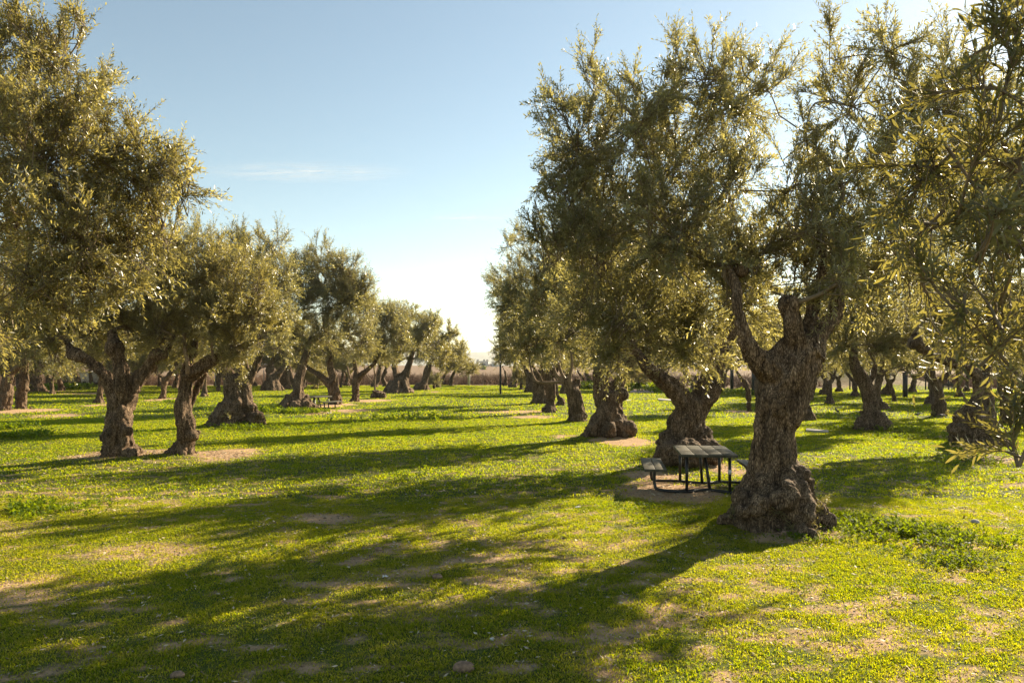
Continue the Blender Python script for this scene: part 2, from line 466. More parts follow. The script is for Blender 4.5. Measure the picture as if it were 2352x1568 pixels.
NLEAF = 0
def hero(base_px, stems, lobes, label, seed, voxel=.03, amp=1.0, mound=.08, od=2.4, Lpx=6.3, nstr=6, mat=M_LEAF, flare=1.0, suckers=0, pale=None, D=None, burls=(), kw=None, group=None, barkscale=None, extra_tips=None, cat='tree', name='olive_tree'):
    """stems: list of polylines (px,py,dD,rpx[,flare]); first one starts at the ground"""
    global NLEAF
    rng = np.random.default_rng(seed)
    if D is None: D = GD(base_px[1])
    ox, oy = (base_px[0]-CX)/F*D, D
    if mound: MOUNDS.append((ox, oy, max(1.2, stems[0][0][3]/F*D*1.7), mound))
    TREES.append(dict(rng=rng, D=D, o=(ox, oy), stems=stems, lobes=lobes, label=label, seed=seed, voxel=voxel, amp=amp, od=od, Lpx=Lpx, nstr=nstr, mat=mat, flare=flare, suckers=suckers, pale=pale, burls=burls, kw=kw or {}, group=group, extra_tips=extra_tips or [], cat=cat, name=name))

def build_hero(t):
    global NLEAF
    rng, D = t['rng'], t['D']; ox, oy = t['o']
    gz = float(ground_h(np.array([ox]), np.array([oy]))[0])
    origin = np.array([ox, oy, gz])
    root = empty(t['name'], origin, label=t['label'], cat=t['cat'], group=t['group'])
    mb = MB(); tips = []
    for i, st in enumerate(t['stems']):
        P = [W(p[0], p[1], D+p[2])-origin for p in st]; R = [p[3]/F*D for p in st]
        if i == 0:
            P = [P[0]+np.array([0, 0, -.35])]+P; R = [R[0]*1.02]+R
            P[1][2] = max(P[1][2], 0.0)
        n = t['nstr'] if i == 0 else max(3, t['nstr']-2)
        strands(mb, P, R, n, rng, twist=(1.1 if i == 0 else 1.8), flare=(t['flare'] if i == 0 else 0), core=(.82 if i == 0 else .72))
        if i > 0 or len(t['stems']) == 1: tips.append(P[-1]+origin)
        if t.get('gcrown') and (i > 0 or len(t['stems']) == 1):
            gc = W(t['gcrown'][0], t['gcrown'][1], D)-origin; e = np.asarray(P[-1]); dd = gc-e
            for k in range(3):
                q = e+dd*rng.uniform(.5, .8)+rng.normal(size=3)*[.35, .35, .1]*abs(dd[2])
                mb.tube(catmull([P[-2], e, (e+q)/2+rng.normal(size=3)*.06, q], 8), np.linspace(R[-1]*.8, R[-1]*.25, 8), 7)
        if i == 0:
            rb = R[1]
            for k in range(14):      # burls round the foot
                a = rng.uniform(0, 6.28); z = rng.uniform(.0, 1.1)*rb; q = rb*(1-.42*z/rb)*rng.uniform(.82, .98)
                mb.ball(P[1]+np.array([math.cos(a)*q, math.sin(a)*q, z]), rb*rng.uniform(.10, .2)*np.array([1, 1, rng.uniform(1., 1.9)]))
            for k in range(7):      # root toes
                a = rng.uniform(0, 6.28); q = rb*rng.uniform(.95, 1.1)
                v = np.array([math.cos(a), math.sin(a), 0]); g_ = rng.uniform(.8, 1.2)
                mb.tube([P[1]+v*rb*.55+[0, 0, rb*.9], P[1]+v*rb*.82+[0, 0, rb*.38], P[1]+v*q+[0, 0, .04], P[1]+v*q*1.2+[0, 0, -.12]], np.array([.16, .19, .17, .12])*rb*g_, 8)
    for (bx, by, dd, br) in t['burls']:
        mb.ball(W(bx, by, D+dd)-origin, br/F*D)
    me = remesh(mb, 'trunk', t['voxel'], M_BARK, t['amp'], t['seed'])
    link('trunk', me, root)
    if t['pale']:
        for st in t['pale']:
            m2 = MB(); P = [W(p[0], p[1], D+p[2])-origin for p in st]; R = [p[3]/F*D for p in st]
            Q = catmull(np.c_[P, R], 14); m2.tube(Q[:, :3], Q[:, 3], 8)
            m2.build('pale_branch', M_BARKP, root, True)
            tips.append(P[-1]+origin)
    tips += [W(*e[:2], D+e[2]) for e in t['extra_tips']]
    if t['lobes']:
        L = max(.082, t['Lpx']/F*D)
        kw = dict(shoot=.40*(L/.075)**.6, bl=1.1*(L/.075)**.2, per=16 if L < .12 else 10, spread=.42)
        kw.update(t['kw'])
        if D < 21: kw['rich'] = 'hex'
        L = kw.pop('L', L)
        lw = lobes_px(t['lobes'], D)
        c, b, n = place_crown(root, origin, lw, t['od'], L, kw.pop('ratio', .25), rng, t['mat'], tips, bough_r=.045 if D > 15 else .04, **kw)
        NLEAF += n
    if t['suckers']:
        rb = t['stems'][0][0][3]/F*D; ls = []
        for k in range(t['suckers']):
            a = rng.uniform(-3.3, .4); ls.append((math.cos(a)*rb*1.02, math.sin(a)*rb*.95, rng.uniform(.05, .5)*rb, rb*rng.uniform(.10, .2), 1, 1))
        for l1 in ls:
            leaf, twig, an = crown([l1], 450 if D < 14 else 160, .028*max(1, D/11), .35, rng, shoot=.16, bl=.3, per=10)
            V_ = np.concatenate([leaf[0], twig[0]]); Lp = np.concatenate([leaf[1], twig[1]+len(leaf[0])])
            link('sucker_shoots', mesh_from('sucker_shoots', V_, 4, Lp, M_LEAF2, False, {'v': np.concatenate([leaf[2], np.full(len(twig[0]), .7)])}), root)
    return root

# ------------------------------------------------------------------ the trees, nearest first
hero((1778, 1203), [
    [(1778, 1203, 0, 102), (1785, 1160, 0, 96), (1783, 1112, 0, 80), (1776, 1072, 0, 62), (1774, 989, 0, 46), (1786, 938, 0, 54), (1806, 887, 0, 54), (1824, 835, 0, 56), (1846, 795, 0, 44)],
    [(1812, 866, 0, 40), (1770, 842, -.1, 38), (1736, 818, -.2, 30), (1708, 768, -.3, 20), (1694, 717, -.3, 15), (1690, 662, -.2, 11), (1668, 612, 0, 10)],
    [(1835, 800, -.1, 30), (1826, 765, -.25, 24), (1816, 722, -.3, 21), (1812, 700, -.3, 19)],
    [(1846, 815, 0, 44), (1882, 765, .1, 24), (1917, 722, .1, 19), (1927, 662, .2, 14), (1960, 580, .3, 9)],
    [(1850, 800, .1, 34), (1862, 735, .3, 20), (1870, 670, .5, 15), (1890, 620, .5, 11), (1880, 520, .3, 8)],
  ], [
    (1285, 235, 1.60, 62, .7), (1365, 190, 1.90, 72, .7), (1330, 330, 1.80, 110), (1440, 290, 1.00, 95, .9), (1300, 450, 1.60, 85), (1400, 470, 2.40, 130), (1280, 560, 2.00, 60), (1380, 590, 1.30, 110),
    (1520, 210, 1.80, 95, .8), (1610, 170, 1.60, 85, .7), (1700, 110, 1.60, 58, .5), (1665, 230, 2.10, 105, .8), (1760, 190, 1.80, 62, .5), (1790, 260, 1.40, 38, .4), (1530, 370, 2.40, 130), (1540, 520, 0.40, 130), (1660, 420, 0.80, 110, .8),
    (1500, 660, 2.40, 120), (1640, 590, 0.60, 110), (1610, 720, 2.60, 100), (1700, 690, 2.20, 80), (1450, 720, 1.10, 90), (1340, 690, 1.80, 70), (1570, 780, 2.00, 62), (1420, 790, 2.00, 60), (1740, 540, 2.50, 60, .6),
    (1915, 130, 1.00, 60, .45), (1960, 230, 0.80, 90, .55), (2050, 120, 0.50, 75, .7), (2100, 230, 0.90, 105, .9), (2030, 350, 1.10, 110), (1930, 400, 0.10, 85, .9), (2130, 400, 0.70, 100), (1930, 520, -0.10, 90, 1.2), (2040, 520, 0.80, 110, 1.2), (1880, 610, 1.30, 70), (1990, 640, 1.40, 90, 1.2), (2100, 620, 0.60, 90), (1840, 640, 1.40, 60, .9), (1820, 480, 2.10, 50, .5), (1760, 650, 2.40, 60), (1850, 580, 1.40, 65), (2200, 170, 1.30, 80), (2210, 300, 1.10, 100), (1690, 660, 0.10, 56), (1830, 670, 0.20, 52), (1925, 640, -0.80, 66), (1735, 590, 0.40, 60), (1790, 540, 1.00, 74), (1860, 510, -0.30, 74), (1810, 430, 1.20, 60, .7), (2290, 230, 1.10, 90, .8), (1850, 300, 0.90, 45, .4), (1870, 420, 1.00, 55, .6), (1800, 360, 1.90, 50, .5)],
  'nearest big olive with furrowed trunk on a swollen knobbly foot, beside the near picnic table', 11,
  voxel=.02, amp=1.0, mound=.06, od=2.5, Lpx=13.5, nstr=8, suckers=6, D=10.75, flare=.9,
  burls=[(1812, 702, -.3, 24), (1700, 620, 0, 18), (1838, 1090, -.25, 24), (1852, 1108, -.1, 22), (1858, 1132, -.1, 20), (1820, 1120, -.5, 22), (1800, 1150, -.62, 24), (1880, 1165, -.2, 22), (1893, 1190, -.2, 22), (1848, 1180, -.6, 24), (1740, 1160, -.62, 22), (1710, 1175, -.5, 20), (1700, 1150, -.2, 20), (1668, 1190, -.1, 16)],
  kw=dict(droop=.12))

hero((1583, 1065), [
    [(1580, 1062, 0, 66), (1583, 1011, 0, 58), (1579, 984, 0, 46), (1588, 944, 0, 38), (1592, 917, 0, 34)],
    [(1584, 940, 0, 30), (1560, 905, -.1, 25), (1535, 880, -.2, 21), (1510, 862, -.3, 20), (1488, 843, -.3, 18), (1462, 805, -.2, 12), (1440, 760, 0, 8)],
    [(1598, 935, .1, 34), (1616, 912, .1, 30), (1634, 875, .1, 27), (1648, 823, .1, 23), (1664, 792, .1, 20), (1684, 745, 0, 13), (1680, 690, 0, 9)],
  ], [(1400, 640, 0.80, 95), (1520, 600, 1.30, 110), (1640, 590, 1.00, 110), (1740, 650, 0.80, 90), (1330, 720, 1.10, 75), (1440, 740, 0.00, 78), (1550, 730, 1.60, 90), (1660, 740, 1.60, 80), (1770, 740, 1.20, 65), (1390, 800, 0.80, 50), (1500, 800, 0.20, 40), (1600, 800, 1.70, 50), (1560, 660, 0.00, 90), (1370, 560, 1.10, 80)],
  'big olive tree forking wide into a V right behind the near picnic table', 12, voxel=.032, mound=.1, od=2.0, Lpx=8, nstr=7, D=17.6,
  burls=[(1540, 1045, -.6, 34), (1580, 1040, -.9, 34), (1625, 1040, -.6, 32), (1532, 1010, -.2, 24), (1618, 1000, -.2, 22), (1600, 985, -.3, 14)])

hero((1398, 1008), [
    [(1398, 1006, 0, 50), (1395, 971, 0, 42), (1400, 931, 0, 33), (1400, 900, 0, 28)],
    [(1388, 930, 0, 22), (1383, 890, 0, 21), (1383, 850, 0, 20), (1387, 826, 0, 20), (1378, 785, 0, 11)],
    [(1412, 925, 0, 20), (1421, 882, 0, 15), (1431, 855, 0, 14), (1447, 836, 0, 13), (1466, 800, 0, 8)],
  ], [(1255, 610, 0, 62), (1340, 590, .5, 90), (1440, 610, .3, 90), (1235, 690, .3, 60), (1320, 700, 0, 78), (1420, 700, .8, 78), (1500, 690, 0, 70), (1290, 780, .3, 48), (1380, 780, .5, 55), (1460, 780, .3, 48), (1530, 770, .2, 45), (1222, 560, .3, 40, .7)],
  'olive with two upright stems parted by a deep cleft, left of the V-shaped olive', 13, voxel=.04, mound=.14, od=2.2, Lpx=6.6, D=24.4,
  burls=[(1430, 905, -.3, 16), (1440, 985, -.4, 20), (1365, 990, -.4, 20), (1400, 990, -.8, 18), (1446, 1000, 0, 18)], suckers=2)

hero((1325, 969), [
    [(1325, 968, 0, 23), (1322, 935, 0, 21), (1317, 904, 0, 18), (1307, 880, 0, 13), (1300, 868, 0, 9)],
    [(1318, 900, .1, 12), (1326, 880, .1, 9), (1325, 868, .1, 8)],
  ], [(1185, 640, 0, 52), (1250, 690, .5, 65), (1192, 715, .3, 44), (1240, 770, 0, 58), (1310, 760, .4, 55), (1208, 790, .3, 40), (1165, 690, 0, 34), (1280, 620, .5, 60), (1330, 820, 0, 30), (1172, 560, 0, 26, .6)],
  'squat leaning olive stump with bare pale branches reaching left, next to the twin-stemmed olive', 14, voxel=.04, mound=.06, od=2.3, Lpx=6, D=31.5,
  pale=[[(1306, 888, 0, 5), (1290, 872, 0, 4.5), (1279, 862, 0, 4), (1272, 845, 0, 3.6), (1268, 815, 0, 3)], [(1291, 876, 0, 4), (1268, 878, 0, 3), (1240, 878, 0, 3), (1230, 873, 0, 2.4), (1222, 855, 0, 2), (1216, 830, 0, 2)], [(1245, 876, 0, 2.4), (1240, 862, 0, 2), (1230, 848, 0, 1.8)], [(1313, 895, -.2, 4.5), (1308, 870, -.2, 4), (1314, 840, -.2, 3), (1312, 810, -.2, 2.5)], [(1300, 875, 0, 3.5), (1289, 855, 0, 3.4), (1283, 835, 0, 3)]])

hero((1262, 948), [
    [(1262, 946, 0, 17), (1264, 927, 0, 11), (1264, 900, 0, 14), (1260, 868, 0, 14), (1255, 850, 0, 12)],
    [(1262, 870, 0, 9), (1277, 850, 0, 7), (1287, 825, 0, 5)], [(1255, 860, 0, 8), (1244, 835, 0, 6)]],
  [(1160, 660, 0, 42), (1190, 720, .5, 50), (1185, 735, .3, 26), (1220, 790, 0, 45), (1192, 790, .2, 32), (1280, 800, 0, 40), (1160, 800, .2, 20), (1140, 645, 0, 24, .7)],
  'slim olive with narrow waist and splayed foot, right edge of the avenue', 15, voxel=.05, mound=.06, od=2.3, Lpx=6, D=38.4)
hero((1290, 928), [[(1290, 925, 0, 9), (1280, 905, 0, 4.5), (1278, 870, 0, 4)]], None, 'thin pale slanting olive stem right behind the slim splay-footed olive', 16, voxel=.06, mound=0, D=46, nstr=3)
TREES[-1]['gcrown'] = (1295, 800, 38, 34, 1)
hero((1244, 927), [[(1244, 926, 0, 23), (1240, 900, 0, 18), (1240, 870, 0, 19), (1238, 850, 0, 16)], [(1240, 860, 0, 9), (1250, 838, 0, 7)]], None, 'broad dark olive trunk just behind the slim splay-footed olive', 17, voxel=.07, mound=.06, D=48.6)
TREES[-1]['gcrown'] = (1200, 778, 58, 60, 0)
hero((1221, 899), [[(1221, 898, 0, 15), (1219, 880, 0, 12), (1217, 855, 0, 10)], [(1216, 865, 0, 7), (1205, 845, 0, 5)], [(1222, 865, 0, 6), (1230, 848, 0, 5)]], None, 'reddish brown wide olive in the right row just beyond the broad dark trunk', 18, voxel=.1, mound=.05, D=72)
TREES[-1]['gcrown'] = (1190, 800, 44, 46, 2)
hero((1178, 889), [[(1178, 889, 0, 11), (1184, 874, 0, 6), (1180, 855, 0, 5)]], None, 'dark leaning olive just right of the lamp post near the avenue end', 19, voxel=.12, mound=0, D=92)
TREES[-1]['gcrown'] = (1188, 812, 30, 32, 3)
hero((1198, 896), [[(1198, 895, 0, 5), (1197, 870, 0, 3)]], None, 'bushy young olive leafy to the grass, among the last trunks of the right row', 20, voxel=.12, mound=0, D=82)
TREES[-1]['gcrown'] = (1199, 862, 20, 33, 1)
hero((1160, 888), [[(1160, 887, 0, 6), (1162, 870, 0, 4), (1160, 855, 0, 3)]], None, 'small olive at the far end peeping out left of the dark lamp post', 120, voxel=.15, mound=0, D=99)
TREES[-1]['gcrown'] = (1158, 826, 20, 20, 0)

# left row
hero((-230, 1182), [[(-230, 1180, 0, 60), (-225, 1080, 0, 42), (-215, 980, 0, 38), (-205, 900, 0, 38)], [(-205, 920, 0, 26), (-150, 820, 0, 20), (-90, 740, 0, 14), (-30, 640, 0, 9)], [(-210, 920, 0, 26), (-220, 800, .2, 20), (-180, 660, .2, 12)], [(-210, 900, 0, 22), (-300, 820, .2, 16), (-340, 740, .2, 10)]],
  [(60, 105, 0, 85, .8), (150, 130, .3, 75, .7), (20, 215, .5, 120), (165, 235, 0, 95), (-120, 200, 0, 170), (250, 330, .3, 80), (90, 360, -.6, 130), (230, 420, .5, 100), (340, 400, .2, 75, .9), (405, 395, .1, 52, .8), (420, 440, 0, 42, .7), (350, 480, .4, 70), (40, 500, .4, 130), (180, 540, -.5, 110), (290, 560, .4, 85), (370, 540, .2, 60, .7), (-150, 450, .3, 190), (60, 640, -.4, 105), (200, 650, .2, 70), (-40, 700, .2, 110), (60, 60, .2, 55, .7), (190, 55, .2, 35, .4), (-330, 350, 0, 180), (-300, 620, 0, 140), (160, 700, -.2, 50), (280, 640, 0, 50), (320, 330, .2, 45, .6)],
  'huge sunlit olive crown filling the upper left corner above the grass', 21, voxel=.05, mound=.05, od=2.7, Lpx=12.5, D=11.5, mat=M_LEAF2, kw=dict(droop=.1))

hero((271, 1055), [
    [(273, 1053, 0, 37), (271, 1011, 0, 34), (270, 979, 0, 33), (279, 944, 0, 26), (280, 925, 0, 22)],
    [(272, 940, 0, 20), (258, 890, 0, 17), (228, 850, -.1, 15), (196, 824, -.2, 14), (172, 815, -.2, 15), (150, 780, 0, 7)],
    [(280, 940, 0, 20), (280, 877, -.1, 17), (277, 837, -.1, 17), (264, 806, -.1, 19), (255, 760, 0, 9)],
    [(292, 940, .1, 20), (308, 890, .1, 17), (331, 854, .1, 16), (354, 824, .1, 16), (380, 811, .1, 12), (400, 770, .1, 7)],
  ], [(90, 680, .5, 90), (200, 690, .6, 100), (320, 660, .3, 90), (40, 760, .2, 60), (120, 770, 0, 55), (210, 760, .3, 50), (300, 750, .5, 55), (370, 740, 0, 55), (260, 600, .3, 90), (390, 600, .5, 70, .8), (150, 600, .5, 90), (130, 810, 0, 30, .8), (0, 690, 0, 70)],
  'olive with three thick limbs fanning up, left one of two in the sandy patch', 22, voxel=.03, amp=1.1, mound=.08, od=2.3, Lpx=7.2, nstr=7, D=18.6, flare=.4, mat=M_LEAF2,
  burls=[(172, 812, -.2, 17), (264, 800, -.1, 22), (360, 815, .1, 18), (300, 1040, -.3, 14), (290, 985, -.3, 13), (248, 1000, -.1, 16), (246, 1035, 0, 16)])

hero((416, 1049), [
    [(418, 1047, 0, 27), (424, 1022, 0, 23), (427, 975, 0, 23), (423, 931, 0, 19), (428, 890, 0, 15), (430, 863, 0, 17)],
    [(432, 868, 0, 17), (456, 848, -.1, 16), (485, 828, -.1, 15), (505, 812, 0, 8)], [(428, 865, 0, 15), (430, 842, 0, 14), (445, 815, 0, 10), (450, 780, 0, 7)],
    [(436, 935, .2, 9), (447, 905, .3, 9), (464, 872, .3, 9), (470, 855, .3, 6)]],
  [(440, 640, 0, 85), (530, 650, .3, 90), (400, 720, .4, 80), (490, 730, 0, 85), (575, 720, .2, 60), (440, 790, .2, 48), (540, 790, 0, 50), (600, 770, .1, 38), (370, 680, .4, 70, .8), (480, 600, .4, 60, .7), (370, 770, 0, 45), (590, 660, 0, 40, .8)],
  'olive with slim pale trunk bent right at the top, beside the three-limbed olive', 23, voxel=.028, amp=.9, mound=.08, od=2.4, Lpx=6.6, nstr=6, D=19.0, flare=.5, mat=M_LEAF2,
  burls=[(440, 1000, -.2, 12), (452, 992, 0, 10), (475, 830, -.1, 14), (440, 815, 0, 14)], pale=[[(432, 858, -.25, 6), (430, 830, -.3, 5), (424, 795, -.3, 4), (422, 740, -.2, 3)], [(493, 832, -.2, 4), (487, 800, -.2, 3.4), (490, 760, -.2, 2.5)]])

hero((541, 979), [
    [(541, 977, 0, 52), (541, 950, 0, 42), (548, 917, 0, 31), (545, 880, 0, 30), (547, 862, 0, 28)],
    [(538, 880, 0, 18), (522, 855, 0, 16), (510, 830, 0, 12), (500, 800, 0, 7)], [(550, 880, 0, 18), (558, 845, 0, 15), (560, 815, 0, 10)], [(562, 885, .1, 15), (578, 855, .1, 12), (592, 828, .1, 10), (606, 790, 0, 6)]],
  [(455, 575, 0, 55, .8), (480, 660, .3, 80), (560, 585, .5, 62), (625, 570, .2, 48, .8), (590, 650, 0, 80), (520, 740, .3, 70), (610, 740, .3, 60), (640, 650, 0, 48), (540, 800, 0, 40), (630, 800, .1, 35), (400, 590, .5, 50, .7), (655, 720, .2, 40), (535, 545, .3, 35, .6)],
  'massive olive with wide swollen foot and dark hollow, behind the slim bent olive', 24, voxel=.04, amp=1.2, mound=.12, od=2.3, Lpx=6.2, nstr=7, D=29.2, suckers=5,
  burls=[(590, 960, -.4, 18), (600, 972, -.2, 14), (505, 965, -.2, 16), (520, 935, -.1, 14), (576, 935, -.2, 12)])

hero((683, 943), [[(683, 941, 0, 36), (684, 922, 0, 27), (685, 905, 0, 16), (685, 877, 0, 11), (693, 840, 0, 10), (704, 812, 0, 8), (715, 770, 0, 5)], [(676, 890, .2, 6), (668, 860, .2, 6), (660, 830, .2, 4)]],
  [(690, 620, 0, 50), (740, 600, .4, 50, .8), (760, 660, .2, 62), (700, 690, 0, 60), (800, 690, .4, 55), (670, 760, .2, 45), (740, 760, 0, 50), (820, 670, .3, 42), (660, 680, 0, 40), (785, 620, 0, 42, .7), (690, 800, 0, 30)],
  'olive with thin stem on a broad mound-like foot, left of the distant picnic table', 25, voxel=.05, mound=.05, od=2.3, Lpx=6, D=40.4, flare=.6, burls=[(702, 932, -.8, 14), (715, 938, -.4, 12), (660, 932, -.3, 14), (680, 935, -1, 16)])
hero((771, 929), [[(771, 928, 0, 14), (769, 910, 0, 13.5), (766, 885, 0, 13)], [(766, 892, 0, 11), (750, 876, 0, 9), (732, 862, 0, 8), (715, 850, 0, 7), (703, 842, 0, 6)], [(767, 888, 0, 11), (765, 862, 0, 10), (757, 838, 0, 9), (755, 815, 0, 6)]],
  [(790, 760, 0, 45), (830, 720, .3, 45), (760, 800, .2, 35), (835, 780, 0, 38), (720, 800, 0, 34), (850, 700, .3, 30), (800, 690, .4, 40)],
  'olive tree with a thick limb sprawling to the left over the distant picnic table', 26, voxel=.055, mound=.05, od=2.3, Lpx=6, D=47.5)
hero((815, 922), [[(815, 921, 0, 10.5), (817, 897, 0, 8.5), (818, 872, 0, 9.5)], [(819, 875, 0, 8), (836, 856, 0, 7), (852, 842, 0, 6), (866, 828, 0, 4)], [(818, 872, 0, 8), (818, 845, 0, 6), (812, 825, 0, 4)]],
  [(850, 770, 0, 36), (880, 745, .3, 30), (900, 770, .3, 32), (830, 810, 0, 26), (875, 805, 0, 28), (900, 728, .3, 30, .8), (920, 800, 0, 26), (868, 735, .3, 34), (925, 760, 0, 26)],
  'upright short olive beside a pale sandy strip, left of the squared stump', 27, voxel=.06, mound=.04, od=2.2, Lpx=5.6, D=52, pale=[[(811, 885, 0, 3), (803, 865, 0, 2.4), (797, 840, 0, 2)]])
hero((917, 902), [[(916, 901, 0, 31), (919, 882, 0, 20), (921, 866, 0, 17)], [(914, 870, 0, 10), (908, 850, 0, 9), (906, 835, 0, 7)], [(925, 872, 0, 11), (937, 848, 0, 10), (943, 826, 0, 8), (950, 805, 0, 5)]],
  None, 'thick two-limbed olive with spreading foot, just right of the squared stump', 28, voxel=.09, mound=.05, D=70)
TREES[-1]['gcrown'] = (950, 778, 60, 62, 2)
hero((970, 896), [[(968, 895, 0, 17), (975, 875, 0, 9), (983, 850, 0, 9), (988, 835, 0, 6)]], None, 'dark olive leaning right, just past the thick two-limbed olive', 29, voxel=.1, mound=.04, D=80)
TREES[-1]['gcrown'] = (1002, 802, 48, 52, 3)
hero((1008, 889), [[(1006, 889, 0, 8), (1006, 876, 0, 5), (1002, 856, 0, 5)], [(1008, 885, 0, 4), (1017, 870, 0, 3.6), (1025, 855, 0, 3)]], None, 'distant twin-stemmed olive second from the end of the left row', 30, voxel=.12, mound=0, D=93)
TREES[-1]['gcrown'] = (1034, 824, 38, 40, 0)
hero((1037, 885), [[(1036, 885, 0, 5.5), (1037, 870, 0, 5), (1043, 855, 0, 4)]], None, 'last small olive of the left row, nearest the white pole', 31, voxel=.14, mound=0, D=101)
TREES[-1]['gcrown'] = (1060, 842, 34, 26, 1)
hero((997, 886), [[(997, 886, 0, 4), (996, 876, 0, 3)]], None, 'low bushy pale olive near the far end of the left row', 32, voxel=.14, mound=0, D=88)
TREES[-1]['gcrown'] = (995, 873, 17, 16, 2)

# right of the nearest tree
hero((2002, 988), [[(2002, 986, 0, 38), (2003, 957, 0, 23), (1997, 917, 0, 17), (1991, 890, 0, 17), (1976, 863, 0, 16), (1962, 835, 0, 12), (1960, 790, 0, 7)], [(1992, 885, .1, 9), (2006, 862, .1, 7), (2010, 835, .1, 5)]],
  [(1900, 700, 0, 70), (1980, 700, .3, 80), (2070, 700, .5, 70), (1930, 790, 0, 55), (2010, 790, .3, 55), (1990, 620, .3, 70), (2080, 620, 0, 65), (2080, 780, .3, 45)],
  'olive with slanting trunk bowed left and flared foot, on the right lawn', 41, voxel=.04, mound=.08, od=2.3, Lpx=6.4, D=27.5, burls=[(1975, 980, -.3, 14), (2030, 975, -.3, 14)])
hero((2248, 1025), [[(2246, 1023, 0, 50), (2243, 975, 0, 49), (2254, 935, 0, 34), (2258, 904, 0, 22), (2252, 877, 0, 14)], [(2253, 880, 0, 13), (2236, 855, 0, 13), (2195, 838, 0, 13), (2150, 822, 0, 14), (2112, 795, 0, 14), (2098, 765, 0, 11)], [(2255, 885, 0, 11), (2270, 840, .2, 10), (2280, 780, .2, 7)]],
  [(2150, 560, 0, 80, .8), (2230, 500, .3, 90), (2320, 560, .2, 90), (2200, 650, .4, 80, .8), (2300, 680, 0, 85), (2250, 760, .3, 60), (2340, 780, .2, 60), (2160, 720, 0, 50), (2300, 420, .5, 80)],
  'wide hollow split olive trunk near the right edge, dark knobbly limb reaching left', 42, voxel=.035, amp=1.3, mound=.08, od=2.3, Lpx=7.2, D=21.7, burls=[(2205, 990, -.3, 18), (2290, 1010, -.2, 16), (2102, 785, 0, 17), (2205, 960, 0, 12)], suckers=3)
hero((2026, 942), [[(2027, 940, 0, 14), (2018, 920, 0, 9), (2016, 890, 0, 8.5), (2020, 868, 0, 9)]], None, 'olive trunk standing directly behind the slanting bowed olive on the right lawn', 43, voxel=.06, mound=.05, D=41)
TREES[-1]['gcrown'] = (2045, 790, 75, 72, 0)
hero((2158, 957), [[(2156, 955, 0, 15), (2158, 925, 0, 12), (2155, 895, 0, 11), (2142, 868, 0, 10), (2138, 845, 0, 7)], [(2152, 890, 0, 8), (2166, 870, 0, 7), (2180, 855, 0, 5)]], None, 'olive with twiggy shoots at its foot, between bowed olive and hollow trunk', 44, voxel=.05, mound=.05, D=35.2, suckers=3)
TREES[-1]['gcrown'] = (2160, 770, 95, 85, 2)
hero((2138, 929), [[(2136, 928, 0, 13), (2142, 905, 0, 8), (2140, 880, 0, 8)]], None, 'olive trunk with a spread foot half hidden behind the shoot-footed olive', 45, voxel=.07, mound=.04, D=48)
TREES[-1]['gcrown'] = (2130, 800, 62, 62, 3)
hero((2055, 922), [[(2055, 921, 0, 5), (2050, 900, 0, 5), (2044, 880, 0, 6)], [(2044, 882, 0, 4), (2034, 866, 0, 3)], [(2046, 882, 0, 4), (2056, 866, 0, 3.5)]], None, 'small slender olive with a forked top right of the bowed olive', 46, voxel=.06, mound=0, D=52)
TREES[-1]['gcrown'] = (2070, 810, 55, 52, 1)
hero((2040, 906), [[(2038, 905, 0, 14), (2042, 890, 0, 8), (2042, 870, 0, 6)]], None, 'far olive with a broad flaring base behind the small slender forked olive', 47, voxel=.1, mound=0, D=66)
TREES[-1]['gcrown'] = (2020, 815, 48, 48, 0)
hero((2320, 977), [[(2316, 975, 0, 17), (2312, 940, 0, 13), (2309, 905, 0, 12), (2304, 875, 0, 11)], [(2306, 885, 0, 7), (2322, 860, 0, 6)]], None, 'olive trunk at the extreme right edge behind the hollow split trunk', 48, voxel=.05, mound=.05, D=30.5, suckers=2)
TREES[-1]['gcrown'] = (2330, 760, 100, 90, 3)
hero((1906, 928), [[(1906, 927, 0, 10), (1905, 905, 0, 7.5), (1903, 880, 0, 9)], [(1903, 882, 0, 6), (1890, 866, 0, 5), (1880, 852, 0, 4)], [(1905, 882, 0, 6), (1915, 865, 0, 5)]], None, 'level-forked upright olive right of the nearest trunk in the middle distance', 49, voxel=.06, mound=.04, D=48)
TREES[-1]['gcrown'] = (1900, 790, 72, 66, 2)
hero((1892, 906), [[(1892, 905, 0, 11), (1896, 893, 0, 8), (1897, 872, 0, 5)]], None, 'far olive stump-like foot peeping out left of the level-forked olive', 50, voxel=.1, mound=0, D=66)
TREES[-1]['gcrown'] = (1880, 820, 45, 42, 1)
hero((1862, 920), [[(1858, 919, 0, 8), (1866, 897, 0, 7), (1872, 872, 0, 7)]], None, 'leaning dark olive trunk close to the right side of the nearest trunk', 51, voxel=.07, mound=.03, D=53)
TREES[-1]['gcrown'] = (1870, 790, 60, 55, 0)
hero((1851, 967), [[(1849, 966, 0, 20), (1851, 945, 0, 15), (1843, 915, 0, 11), (1838, 890, 0, 9)]], None, 'short lumpy-footed olive trunk partly hidden by the nearest trunk\'s right edge', 52, voxel=.045, mound=.04, D=32.3)
TREES[-1]['gcrown'] = (1850, 760, 85, 85, 3)
hero((1721, 945), [[(1721, 944, 0, 5.5), (1720, 915, 0, 5.5), (1715, 885, 0, 6.5), (1703, 868, 0, 5), (1690, 850, 0, 3)]], None, 'slim straight olive just left of the nearest trunk, rising from bare earth', 53, voxel=.045, mound=.03, D=39.6)
TREES[-1]['gcrown'] = (1700, 790, 62, 52, 1)
hero((1739, 926), [[(1740, 926, 0, 5), (1739, 900, 0, 5.5), (1742, 872, 0, 9)]], None, 'olive stem squeezed between the slim straight olive and the nearest trunk', 54, voxel=.05, mound=.02, D=46)
